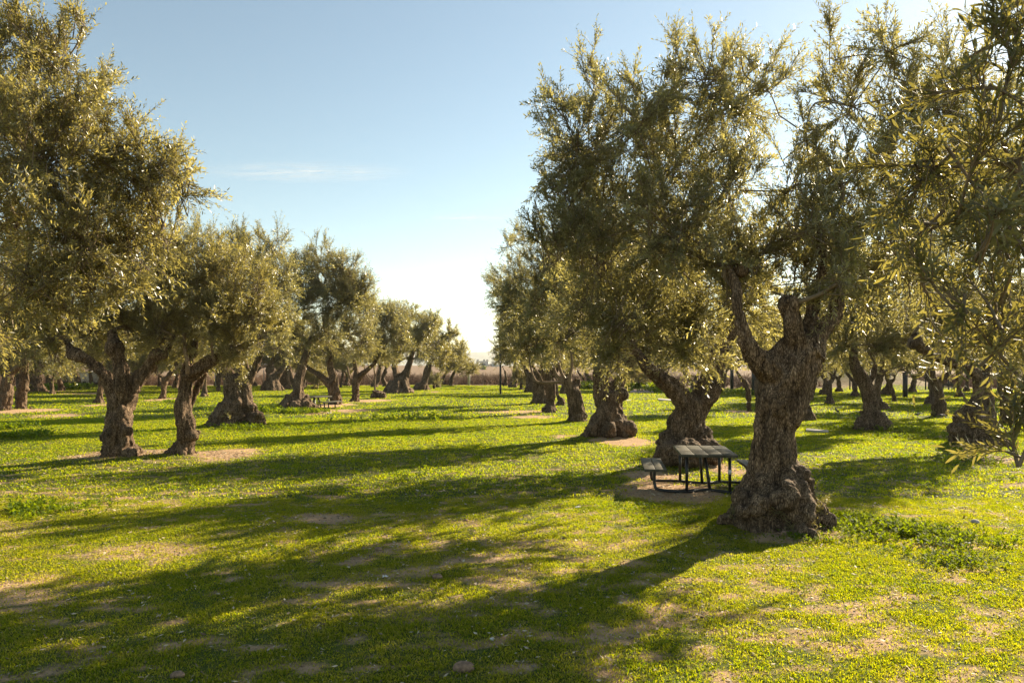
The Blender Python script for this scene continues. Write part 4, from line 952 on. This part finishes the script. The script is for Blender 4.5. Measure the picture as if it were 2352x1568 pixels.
picnic('picnic_table', (x2, D2, float(ground_h(np.array([x2]), np.array([D2]))[0])), math.radians(-24), 'distant picnic table with joined benches beside the swollen-footed olive in the left row', (.30, .48))

# ------------------------------------------------------------------ posts and poles
def gz(x, y): return float(ground_h(np.array([float(x)]), np.array([float(y)]))[0])
Dl = 68.0; xl = (1149.5-CX)/F*Dl
lamp = empty('lamp_post', (xl, Dl, gz(xl, Dl)), label='tall dark lamp post with a flat head, standing in the grass avenue', cat='lamp post')
mb = MB(); mb.box((0, 0, 3.1), (.19, .19, 6.2)); mb.build('pole', M_POST, lamp, bevel=.01)
mb = MB(); mb.box((0, 0, .012), (.36, .36, .024)); mb.build('base_plate', M_POST, lamp, bevel=.005)
hd = MB(); hd.box((-.22, 0, 6.26), (.95, .34, .10)); h1 = hd.build('lamp_head', M_POST, lamp, bevel=.02)
hd = MB(); hd.box((-.35, 0, 6.203), (.5, .26, .016)); hd.build('diffuser', M_CONC, h1)
def post(px, pyb, pyt, wpx, label, mat=M_POST, name='post', cat='post', round_=True, group=None, D=None):
    D = D or GD(pyb); x = (px-CX)/F*D; z = gz(x, D); top = H-(pyt-HY)/F*D
    r = wpx/2/F*D
    root = empty(name, (x, D, z), label=label, cat=cat, group=group)
    mb = MB(); hgt = top-z
    if round_: mb.tube([(0, 0, -.1), (0, 0, hgt)], r, 12)
    else: mb.box((0, 0, hgt/2), (2*r, 2*r, hgt))
    mb.build('pole', mat, root, round_)
    mb = MB(); mb.tube([(0, 0, hgt), (0, 0, hgt+.035)], [r*1.08, r*.8], 12); mb.build('cap', mat, root, True)
    return root
post(1077, 885.5, 832, 5.5, 'thin whitish pole at the very end of the avenue', M_WHITE, 'pole', 'pole')
post(2079, 913, 855, 7.5, 'dark square lamp post on the right lawn near the grassy bank', M_POST, 'lamp_post', 'lamp post', False)
post(1681, 904, 820, 6, 'dark lamp post between the V-shaped olive and the nearest trunk', M_POST, 'lamp_post', 'lamp post', False)
post(1731, 906, 830, 7, 'dark post behind the slim straight olive, left of the nearest trunk', M_POST, 'lamp_post', 'lamp post', False)
post(2296, 906, 845, 7, 'dark lamp post by the slatted bench at the right edge', M_POST, 'lamp_post', 'lamp post', False)
for px, pt, w in [(1899, 857, 5), (1952, 853, 3), (1998, 853, 3), (2043, 852, 5), (2017, 856, 2.5), (2126, 850, 3), (2166, 850, 2.6), (2179, 850, 2.6), (2246, 850, 3), (1835, 855, 3)]:
    post(px, 897, pt, w, 'slim dark fence post in front of the dry thicket behind the right lawn', M_POST, 'fence_post', 'fence post', True, 'slim posts at the back of the right lawn', D=80)
for px, pt, w in [(495, 848, 2.5), (558, 852, 2), (606, 850, 2)]:
    post(px, 887, pt, w, 'thin pale far post among the back olive rows on the left', M_CONC, 'fence_post', 'fence post', True, 'thin far posts on the left', D=96)

# benches, bin
def bench(px, D, rz, label):
    x = (px-CX)/F*D
    r = empty('park_bench', (x, D, gz(x, D)), rz, label=label, cat='bench')
    for k in range(3):
        mb = MB(); mb.box((0, -.18+k*.15, .45), (1.9, .12, .035)); mb.build('seat_slat', M_WOOD, r, bevel=.004)
    for k in range(3):
        mb = MB(); mb.box((0, .24+k*.03, .56+k*.14), (1.9, .03, .11)); mb.build('backrest_slat', M_WOOD, r, bevel=.004)
    for s in (-1, 1):
        mb = MB(); mb.tube([(s*.75, -.2, 0), (s*.75, -.2, .43)], .028, 8); mb.build('leg', M_METAL, r)
        mb = MB(); mb.tube([(s*.75, .18, 0), (s*.75, .2, .44), (s*.75, .33, .92)], .028, 8); mb.build('leg', M_METAL, r)
        mb = MB(); mb.tube([(s*.75, -.2, .415), (s*.75, .2, .415)], .022, 8); mb.build('seat_bearer', M_METAL, r)
    return r
bench(2174, 74, .1, 'dark bench behind the shoot-footed olive on the right lawn')
bench(2338, 66, -.2, 'slatted bench near the right edge beside a dark lamp post')
bench(1537, 92, .15, 'far dark bench in front of the thicket, left of the V-shaped olive')
bench(1780, 78, .0, 'far bench mostly hidden just left of the nearest trunk')
xb, Db = (2137-CX)/F*74, 74
bn = empty('litter_bin', (xb, Db, gz(xb, Db)), label='dark litter bin left of the dark bench on the right lawn', cat='bin')
mb = MB(); 
for k in range(14):
    a = 2*math.pi*k/14; mb.box((math.cos(a)*.22, math.sin(a)*.22, .62), (.03, .085, .66), a)
mb.build('slatted_body', M_METAL, bn)
mb = MB(); mb.tube([(0, 0, .3), (0, 0, .9)], .19, 14); mb.build('liner', M_POST, bn, True)
mb = MB(); mb.tube([(0, 0, .95), (0, 0, .99)], [.26, .24], 16); mb.build('rim', M_METAL, bn, True)
mb = MB(); mb.tube([(0, 0, 0), (0, 0, .32)], .04, 8); mb.build('stem', M_METAL, bn, True)

# low slabs and fallen pieces
def slab(pts, h, mat, name, label, cat, lift=0):
    P = [np.array(GP(*p)) for p in pts]; c = sum(P)/len(P); z = gz(*c)
    V = [(p[0]-c[0], p[1]-c[1], -.1) for p in P]+[(p[0]-c[0], p[1]-c[1], h) for p in P]; n = len(P)
    f = [tuple(range(n-1, -1, -1)), tuple(range(n, 2*n))]+[(i, (i+1) % n, n+(i+1) % n, n+i) for i in range(n)]
    mb = MB(); mb.add(V, f); o = mb.build(name, mat, None, bevel=.015); o.location = (c[0], c[1], z+lift); tag(o, label, cat); return o
slab([(1446, 902.5), (1502, 902.5), (1492, 896.5), (1452, 896.5)], .12, M_PINK, 'paving_slab', 'flat pinkish concrete slab in the grass between the two big forked olives', 'slab')
slab([(1511, 919), (1543, 921.5), (1541, 918.5), (1512, 916)], .10, M_CONC, 'kerb_stone', 'pale grey kerb piece lying in the grass left of the V-shaped olive', 'kerb stone')
slab([(1426, 919), (1450, 920), (1450, 918), (1427, 917)], .03, M_CONC, 'kerb_stone', 'flat sunken kerb piece right of the twin-stemmed olive', 'kerb stone')
slab([(1851, 991), (1903, 994.5), (1903, 991.5), (1852, 987)], .09, M_CONC, 'plank', 'grey tapering plank lying on the grass left of the bowed olive', 'plank')
# squared stump with a pale sapling
D = GD(914); x = (870-CX)/F*D
st = empty('tree_stump', (x, D, gz(x, D)), label='squared dark olive stump with a pale bare sapling, left of the thick two-limbed olive', cat='stump')
mb = MB(); rr = D/F
mb.add([(-15*rr, -.5, -.2), (15*rr, -.6, -.2), (16*rr, .5, -.2), (-14*rr, .5, -.2), (-13*rr, -.45, 19*rr), (14*rr, -.5, 12*rr), (15*rr, .4, 13*rr), (-11*rr, .45, 20*rr)], [(3, 2, 1, 0), (4, 5, 6, 7), (0, 1, 5, 4), (1, 2, 6, 5), (2, 3, 7, 6), (3, 0, 4, 7)])
mb.ball((-9*rr, -.3, 5*rr), 8*rr); mb.ball((9*rr, -.4, 3*rr), 8*rr)
link('stump_block', remesh(mb, 'stump_block', .05, M_BARK, 1.6, 77), st)
mb = MB()
mb.tube(catmull([(-8*rr, 0, 15*rr), (-9*rr, 0, 30*rr), (-9*rr, .1, 50*rr), (-12*rr, .1, 75*rr), (-10*rr, .1, 100*rr)], 14), np.linspace(2.6*rr, 1.4*rr, 14), 7)
mb.tube(catmull([(-10*rr, 0, 34*rr), (-22*rr, 0, 45*rr), (-30*rr, .1, 56*rr), (-34*rr, .1, 72*rr)], 10), np.linspace(1.9*rr, 1.1*rr, 10), 7)
mb.tube(catmull([(-9*rr, 0, 48*rr), (-4*rr, 0, 62*rr), (0*rr, .1, 80*rr)], 8), np.linspace(1.4*rr, .8*rr, 8), 7)
mb.build('sapling_stem', M_BARKP, st, True)
c, b_, n_ = None, None, 0
leaf, twig, an = crown([(-10*rr, .1, 108*rr, 24*rr, 1, 1), (-30*rr, .1, 85*rr, 16*rr, 1, 1), (6*rr, .1, 95*rr, 18*rr, 1, 1)], 1500, .17, .28, np.random.default_rng(5), shoot=.5, bl=1, per=9)
link('sapling_leaves', mesh_from('sapling_leaves', leaf[0], 4, leaf[1], M_LEAF2, False, {'v': leaf[2]}), st)

# small uprooted soil heap at the foot of the nearest olive
x, y = GP(1830, 1228)
mb = MB()
for k in range(26):
    a = random.uniform(0, 6.28); r_ = random.uniform(0, .28)
    mb.ball((math.cos(a)*r_*1.3, math.sin(a)*r_*.5, random.uniform(0, .05)*(1-r_*2)), (random.uniform(.04, .09), random.uniform(.03, .06), random.uniform(.025, .05)))
M_DIRT = plain_mat('loose_brown_soil', (.22, .14, .09), .95, 0, 30, .4, .6)
o = link('soil_heap', remesh(mb, 'soil_heap', .015, M_DIRT, .5, 5)); o.location = (x, y, gz(x, y)); tag(o, 'small heap of loose brown soil and roots at the foot of the nearest olive', 'soil heap')

# a few stones
for i, (px, py, s, lb) in enumerate([(1070, 1092+103, .03, 'small dark stone in the sunlit grass left of the centre'), (1072, 1197, .04, None), (868, 1262, .04, 'small dark stone at the upper edge of the long shadow'), (1064, 1538, .05, 'brown stone in the shaded grass near the bottom edge'), (1130, 1470, .018, 'small white stone in the grass near the bottom centre'), (2240, 1203, .035, 'grey pebble on the grass at the lower right'), (408, 1553, .04, 'dull stone in the grass close to the bottom left'), (1005, 1327, .04, 'brown clod just inside the long shadow, left of centre')]):
    if lb is None: continue
    x, y = GP(px, py); mb = MB(); mb.ball((0, 0, 0), (s*1.3, s, s*.7), 10, 7)
    for k in range(3): mb.ball((random.uniform(-s, s)*.7, random.uniform(-s, s)*.6, random.uniform(0, s*.3)), s*.5)
    o = link('stone', remesh(mb, 'stone', .008, M_WHITE if 'white' in lb else M_CONC if 'pebble' in lb else M_DIRT, .25, 90+i)); o.location = (x, y, gz(x, y)+s*.3); tag(o, lb, 'stone')
# scraps of pale paper on the lawn
M_PAPER = plain_mat('white_paper', (.80, .79, .76), .8, 0, 20, .08, .1)
for i, (px, py, s, lb) in enumerate([(2222, 1250, .035, 'crumpled white paper scrap among the green weeds at the right'), (757, 949, .12, 'white crumpled litter on the bare earth near the distant picnic table'), (1327, 1170-2, .04, 'little white litter scrap in the shade left of the near bench'), (885, 1326, .03, 'pale chip lying in the big foreground shadow')]):
    x, y = GP(px, py); n = 6; rg_ = np.random.default_rng(i)
    U, Vv = np.meshgrid(np.linspace(-1, 1, n), np.linspace(-1, 1, n)); P = np.stack([U.ravel()*s, Vv.ravel()*s*.6, rg_.uniform(0, .55, n*n)*s], 1); P[:, :2] += rg_.normal(size=(n*n, 2))*s*.12
    idx = np.arange(n*n).reshape(n, n); q_ = np.stack([idx[:-1, :-1], idx[:-1, 1:], idx[1:, 1:], idx[1:, :-1]], -1).reshape(-1)
    o = link('paper_scrap', mesh_from('paper_scrap', P, 4, q_, M_PAPER)); o.location = (x, y, gz(x, y)+.02); tag(o, lb, 'litter')
    sd_ = o.modifiers.new('thickness', 'SOLIDIFY'); sd_.thickness = .002

# ------------------------------------------------------------------ pigeons
def skin_mesh(name, verts, edges, radii, mat, parent, sub=2):
    me = bpy.data.meshes.new(name); me.from_pydata(verts, edges, []); me.update()
    o = bpy.data.objects.new('tmp', me); COL.objects.link(o)
    sk = o.modifiers.new('s', 'SKIN'); o.modifiers.new('u', 'SUBSURF').levels = sub
    me.skin_vertices[0].data[0].use_root = True
    for i, r in enumerate(radii): me.skin_vertices[0].data[i].radius = (r if isinstance(r, tuple) else (r, r))
    dg = bpy.context.evaluated_depsgraph_get(); dg.update()
    out = bpy.data.meshes.new_from_object(o.evaluated_get(dg)); out.name = name
    bpy.data.objects.remove(o); out.materials.clear(); out.materials.append(mat)
    for p_ in out.polygons: p_.use_smooth = True
    return link(name, out, parent)
def pigeon(px, py, rz, pitch, label, head_down=0, mat=M_BIRD, s=1.0):
    x, y = GP(px, py)
    r = empty('pigeon', (x, y, gz(x, y)), rz, label=label, cat='pigeon', group=None)
    r.scale = (s, s, s)
    cp, sp = math.cos(pitch), math.sin(pitch)
    def T(v): return (v[0]*cp-v[2]*sp, v[1], v[0]*sp+v[2]*cp+.15)
    hz = .10-.10*head_down; hx = .135+.02*head_down
    V = [T((-.01, 0, 0)), T((.06, 0, .02)), T((.105, 0, .05-.04*head_down)), T((hx, 0, hz)), T((-.08, 0, -.01)), T((-.14, 0, -.02)), T((-.20, 0, -.025)), T((hx+.035, 0, hz-.012))]
    skin_mesh('body', V, [(0, 1), (1, 2), (2, 3), (0, 4), (4, 5), (5, 6), (3, 7)], [.058, .054, .033, .024, .045, (.032, .016), (.030, .007), .006], mat, r)
    for sy in (-1, 1):
        mb = MB(); mb.ball(T((-.04, sy*.045, .01)), (.10, .02, .038), 12, 8); mb.build('wing', M_BIRD, r, True)
        mb = MB(); mb.tube([(0.0, sy*.02, .11), (.0, sy*.022, .03), (.005, sy*.024, .004)], .005, 6)
        for a in (-.5, 0, .5, math.pi): mb.tube([(.005, sy*.024, .006), (.005+.03*math.cos(a), sy*.024+.03*math.sin(a), .004)], .003, 5)
        mb.build('leg', M_PINK, r, True)
        mb = MB(); mb.ball(T((hx+.008, sy*.019, hz+.006)), .0045, 8, 6); mb.build('eye', M_GLASSD, r, True)
    return r
pigeon(1922, 948, math.radians(170), math.radians(35), 'dark pigeon standing alert in the grass left of the bowed olive', 0)
pigeon(2108, 959, math.radians(-70), 0, 'round pale-bellied pigeon seen end-on, right of the bowed olive', .2, M_BIRDP, 1.1)
pigeon(2163, 961, math.radians(165), -.05, 'pigeon pecking low in the grass in front of the shoot-footed olive', 1.0)
pigeon(2302, 960, math.radians(10), 0, 'pigeon by the olive trunk at the extreme right edge', .6)

# ------------------------------------------------------------------ white van and trailer far left
Dv = 104.0; xv = (192-CX)/F*Dv
van = empty('van', (xv-.8, Dv, gz(xv, Dv)), label='white panel van parked beyond the olive rows at the far left', cat='van')
prof = [(-2.45, .35), (-2.45, .95), (-2.2, 1.15), (-1.75, 1.85), (-1.35, 2.1), (2.3, 2.15), (2.45, 1.9), (2.45, .35)]
def extrude_prof(prof, w, inset=.12):
    n = len(prof); V = []
    for s in (-1, 1):
        for (x, z) in prof: V.append((x, s*(w/2-(inset if z > 1.3 else 0)), z))
    f = [tuple(range(n)), tuple(range(2*n-1, n-1, -1))]+[((i+1) % n, i, n+i, n+(i+1) % n) for i in range(n)]
    return V, f
mb = MB(); mb.add(*extrude_prof(prof, 1.95)); mb.build('body', M_WHITE, van, bevel=.05)
for s in (-1, 1):
    for (x0, x1, z0, z1, nm) in [(-1.72, -1.0, 1.3, 1.85, 'side_window'), (-.9, -.1, 1.35, 1.85, 'side_window')]:
        mb = MB(); mb.box(((x0+x1)/2, s*.868, (z0+z1)/2), (x1-x0, .02, z1-z0)); mb.build(nm, M_GLASSD, van, bevel=.01)
    for xx in (-1.55, 1.5):
        mb = MB(); mb.tube([(xx, s*.78, .33), (xx, s*.99, .33)], .33, 20); w_ = mb.build('wheel', M_RUBBER, van)
        mb = MB(); mb.tube([(xx, s*.985, .33), (xx, s*1.0, .33)], .19, 14); mb.build('rim', M_CONC, w_)
mb = MB(); a = math.atan2(.70, .45); mb.box((-2.0, 0, 1.5), (.75, 1.55, .02), M=[[math.cos(a), 0, -math.sin(a)], [0, 1, 0], [math.sin(a), 0, math.cos(a)]]); mb.build('windscreen', M_GLASSD, van)
for s in (-1, 1):
    mb = MB(); mb.ball((-2.42, s*.72, .78), (.05, .16, .10)); mb.build('headlight', M_GLASSD, van, True)
tr = empty('trailer', (xv+3.6, Dv+.3, gz(xv, Dv)), label='white box trailer parked behind the van at the far left', cat='trailer')
mb = MB(); mb.box((0, 0, 1.35), (3.6, 2.1, 1.8)); mb.build('box_body', M_WHITE, tr, bevel=.04)
for k in range(5):
    mb = MB(); mb.box((0, -1.06, .75+k*.32), (3.5, .03, .03)); mb.build('side_rib', M_CONC, tr)
for s in (-1, 1):
    mb = MB(); mb.tube([(.2, s*.8, .32), (.2, s*1.0, .32)], .32, 18); mb.build('wheel', M_RUBBER, tr)
mb = MB(); mb.box((-2.2, 0, .42), (1.0, .08, .08)); mb.build('drawbar', M_METAL, tr)

# ------------------------------------------------------------------ far house
Dh = 440.0; xh = (1113-CX)/F*Dh; zh = float(ground_h(np.array([xh]), np.array([Dh]))[0])
hs = empty('house', (xh, Dh, zh), label='pale flat-roofed house with three chimneys on the rise beyond the avenue', cat='house')
u = Dh/F
def hb(x0, x1, y0, y1, z0, z1, nm, mat, par=hs, dy=0, bev=.03):
    mb = MB(); mb.box(((x0+x1)/2*u, (y0+y1)/2, (z0+z1)/2), ((x1-x0)*u, y1-y0, z1-z0)); return mb.build(nm, mat, par, bevel=bev)
zt = H+(HY-829.5)*u-zh
hb(-19, 9, 0, 9, -1, zt, 'main_block', M_SANDW)
hb(9.01, 22, 1, 8, -1, zt-1.7, 'side_wing', M_SANDW)
hb(-20, 9.8, -.3, 9.3, zt, zt+.15, 'roof_slab', M_CONC)
for xx in (-16, -1.5, 5.5):
    c = hb(xx-2.0, xx+2.0, 3, 4.2, zt+.15, zt+.95, 'chimney', M_SANDW); hb(xx-2.7, xx+2.7, 2.8, 4.4, zt+.95, zt+1.2, 'chimney_cap', M_ROOF, c)
hb(-7, 2, -.25, -.02, zt-2.6, zt-1.2, 'window', M_GLASSD)
hb(14, 22, .6, .97, zt-3.3, zt-2.2, 'window', M_GLASSD)
pg = hb(13, 24, -2.5, .9, zt-1.65, zt-1.45, 'pergola_roof', M_ROOF)
for xx in (13.5, 23.5): hb(xx-.3, xx+.3, -2.4, -2.2, -.5, zt-1.66, 'pergola_post', M_ROOF, pg)
hs2 = empty('hut', (xh+34*u*1.0, Dh-90, float(ground_h(np.array([xh+9.]), np.array([Dh-90]))[0])), label='small whitish hut half hidden by foliage on the slope below the house', cat='hut')
hb(-8, 8, 0, 4, -1, 2.2, 'hut_wall', M_SANDW, hs2); hb(-9, 9, -.3, 4.3, 2.2, 2.4, 'hut_roof', M_ROOF, hs2); hb(-4.5, 0, -.1, -.01, .5, 1.7, 'window', M_GLASSD, hs2)
# round dark tree below the house
Dt = 300.; xt = (1110-CX)/F*Dt; zt_ = gz(xt, Dt)
tr_ = empty('pine_tree', (xt, Dt, zt_-.35), label='rounded dark green tree on the slope just below the pale house', cat='tree')
tr_.scale = (.7, .7, .6)
mb = MB(); mb.tube([(0, 0, -.3), (.1, 0, .8), (0, 0, 1.6)], [.25, .2, .12], 8); mb.build('trunk', M_BARK, tr_, True)
leaf, twig, an = crown([(-1.2, 0, 1.2, 1.2, 1, 1), (0, 0, 1.8, 1.4, 1, 1), (1.3, 0, 2.2, 1.1, 1, 1), (.5, 0, 1.0, 1.2, 1, 1), (-2, 0, .6, .8, 1, 1)], 3500, .5, .35, np.random.default_rng(3), shoot=.7, bl=.8, per=8)
link('crown', mesh_from('crown', leaf[0], 4, leaf[1], M_WEED, False, {'v': leaf[2]*.3}), tr_)

# ------------------------------------------------------------------ dry thicket beyond the lawn
def thicket(nb, seed):
    rng = np.random.default_rng(seed)
    cx = rng.uniform(-100, 105, nb); cy = lawn_end(cx)+3+rng.uniform(0, 1, nb)**1.5*45
    k = np.exp(-(((cx-46)/9.)**2+((cy-92)/8.)**2)) < .4; cx, cy = cx[k], cy[k]; nb = len(cx)
    cr = rng.uniform(.6, 2.3, nb); ch = (1.3+.9*rng.uniform(0, 1, nb)+.5*fbm2(cx, cy, .12, 55, 2))*(.84+.35*sstep(105, 140, cy))
    tone = np.clip(.5+.28*rng.normal(size=nb)+.4*fbm2(cx, cy, .08, 58, 2), 0, 1)
    per = 34; i = np.repeat(np.arange(nb), per); n = len(i)
    a = rng.uniform(0, 6.28, n); q = rng.uniform(0, 1, n)**.5; rr = cr[i]*q
    b0 = rng.uniform(.1, .5, n)
    x0, y0 = cx[i]+np.cos(a)*rr*b0, cy[i]+np.sin(a)*rr*b0
    P0 = np.stack([x0, y0, ground_h(x0, y0)-.05], 1)
    hh = ch[i]*np.sqrt(np.clip(1-.75*q*q, .1, 1))*rng.uniform(.7, 1.15, n)
    P2 = np.stack([cx[i]+np.cos(a)*rr, cy[i]+np.sin(a)*rr, P0[:, 2]+hh], 1)+rng.normal(size=(n, 3))*.12
    P1 = P0*.45+P2*.55; P1[:, 2] += hh*.22
    V, lo = ribbons(P0, P1, P2, rng.uniform(.012, .032, n), rng)
    v = np.repeat(np.clip(tone[i]+.15*rng.normal(size=n), 0, 1), 9)
    m = n*2; j = rng.integers(0, n, m); t = rng.uniform(.3, 1, (m, 1)); S = P1[j]*(1-t)+P2[j]*t
    d = nrm(rng.normal(size=(m, 3))+[0, 0, .3])*rng.uniform(.2, .6, (m, 1))
    V2, lo2 = ribbons(S, S+d*.5+rng.normal(size=(m, 3))*.04, S+d, rng.uniform(.007, .016, m), rng)
    return mesh_from('thicket', np.concatenate([V, V2]), 4, np.concatenate([lo, lo2+len(V)]), M_BRUSH, False, {'v': np.concatenate([v, np.repeat(tone[i][j], 9)])})
th = link('thicket', thicket(1500, 8)); tag(th, 'leafless reddish brown thicket along the far end of the lawn', 'thicket', kind='stuff')

# ------------------------------------------------------------------ thin clouds (real sheets high up)
m, nt, ns, lk = newmat('cirrus')
tc = node(ns, 'ShaderNodeTexCoord'); mp = node(ns, 'ShaderNodeMapping'); mp.inputs['Scale'].default_value = (.0012, .006, 1); lk.new(tc.outputs['Object'], mp.inputs[0])
n = node(ns, 'ShaderNodeTexNoise', Scale=1.0, Detail=7.0, Roughness=.62); n.inputs['Distortion'].default_value = .7; lk.new(mp.outputs[0], n.inputs['Vector'])
ge = node(ns, 'ShaderNodeTexGradient'); ge.gradient_type = 'SPHERICAL'; mg = node(ns, 'ShaderNodeMapping'); mg.inputs['Scale'].default_value = (1/2600., 1/900., 1); lk.new(tc.outputs['Object'], mg.inputs[0]); lk.new(mg.outputs[0], ge.inputs[0])
mu = node(ns, 'ShaderNodeMath', operation='MULTIPLY'); lk.new(ge.outputs['Fac'], mu.inputs[0])
rr_ = node(ns, 'ShaderNodeMapRange'); rr_.inputs['From Min'].default_value = .36; rr_.inputs['From Max'].default_value = .75; rr_.inputs['To Max'].default_value = .6; lk.new(n.outputs['Fac'], rr_.inputs['Value']); lk.new(rr_.outputs[0], mu.inputs[1])
em = node(ns, 'ShaderNodeBsdfTranslucent'); em.inputs['Color'].default_value = (1, 1, 1, 1)
df = node(ns, 'ShaderNodeBsdfDiffuse'); df.inputs['Color'].default_value = (1, 1, 1, 1)
tp = node(ns, 'ShaderNodeBsdfTransparent'); m1 = node(ns, 'ShaderNodeMixShader'); lk.new(em.outputs[0], m1.inputs[1]); lk.new(df.outputs[0], m1.inputs[2])
m2 = node(ns, 'ShaderNodeMixShader'); lk.new(mu.outputs[0], m2.inputs[0]); lk.new(tp.outputs[0], m2.inputs[1]); lk.new(m1.outputs[0], m2.inputs[2])
o = node(ns, 'ShaderNodeOutputMaterial'); lk.new(m2.outputs[0], o.inputs[0])
M_CIR = m
def cloud(px, py, wpx, alt, label, dy):
    D = alt*F/(HY-py); x = (px-CX)/F*D; hw = wpx/F*D/2
    P = np.array([[-1, -1, 0], [1, -1, 0], [1, 1, 0], [-1, 1, 0]], float)*[2600, 900, 1]
    o = link('cloud', mesh_from('cloud', P, 4, np.arange(4), M_CIR)); o.location = (x, D, alt); o.scale = (hw/2600, dy/900, 1); tag(o, label, 'cloud', kind='structure')
cloud(700, 396, 520, 3200, 'thin white wisp of cirrus in the blue sky left of the centre', 700)
cloud(1075, 500, 210, 3200, 'faint short streak of cloud low in the sky near the centre', 260)

# ------------------------------------------------------------------ haze
HAZE = 0.00014
m, nt, ns, lk = newmat('haze_air')
pv = node(ns, 'ShaderNodeVolumePrincipled'); pv.inputs['Color'].default_value = (.93, .97, 1, 1); pv.inputs['Density'].default_value = HAZE; pv.inputs['Anisotropy'].default_value = .3
o = node(ns, 'ShaderNodeOutputMaterial'); lk.new(pv.outputs[0], o.inputs['Volume'])
mb = MB(); mb.box((0, 2500, 40), (11000, 9200, 180)); hz_ = mb.build('haze', m); tag(hz_, 'pale distant haze', 'haze', kind='stuff')

# ------------------------------------------------------------------ light, sky, camera
sun = bpy.data.lights.new('sun', 'SUN'); sun.energy = 5.0; sun.angle = math.radians(.5); sun.color = (1, .84, .60)
so = bpy.data.objects.new('sun', sun); COL.objects.link(so)
dv = Vector((math.sin(SUN_AZ)*math.cos(SUN_EL), math.cos(SUN_AZ)*math.cos(SUN_EL), math.sin(SUN_EL)))
so.rotation_euler = dv.to_track_quat('Z', 'Y').to_euler()
wd = bpy.data.worlds.new('World'); scene.world = wd; wd.use_nodes = True
nt = wd.node_tree; nt.nodes.clear()
sk = nt.nodes.new('ShaderNodeTexSky'); sk.sky_type = 'NISHITA'; sk.sun_disc = False; sk.sun_elevation = SUN_EL; sk.sun_rotation = SUN_AZ
sk.altitude = 200; sk.air_density = 1.0; sk.dust_density = .2; sk.ozone_density = 1.2
bg = nt.nodes.new('ShaderNodeBackground'); bg.inputs[1].default_value = .068
ow = nt.nodes.new('ShaderNodeOutputWorld'); tn = nt.nodes.new('ShaderNodeMixRGB'); tn.blend_type = 'MULTIPLY'; tn.inputs[0].default_value = 1; tn.inputs[2].default_value = (1.14, 1.05, .84, 1); nt.links.new(sk.outputs[0], tn.inputs[1]); nt.links.new(tn.outputs[0], bg.inputs[0]); nt.links.new(bg.outputs[0], ow.inputs[0])
cam = bpy.data.cameras.new('camera'); co = bpy.data.objects.new('camera', cam); COL.objects.link(co)
co.location = (0, 0, H); co.rotation_euler = (math.radians(90), 0, 0)
cam.sensor_width = 36; cam.lens = 36*F/2352; cam.shift_y = (HY-784)/2352; cam.clip_start = .05; cam.clip_end = 60000
scene.camera = co
scene.render.engine = 'CYCLES'
scene.view_settings.view_transform = 'Standard'; scene.view_settings.look = 'None'; scene.view_settings.gamma = 1; scene.view_settings.exposure = 1.55
print('leaves', NLEAF)
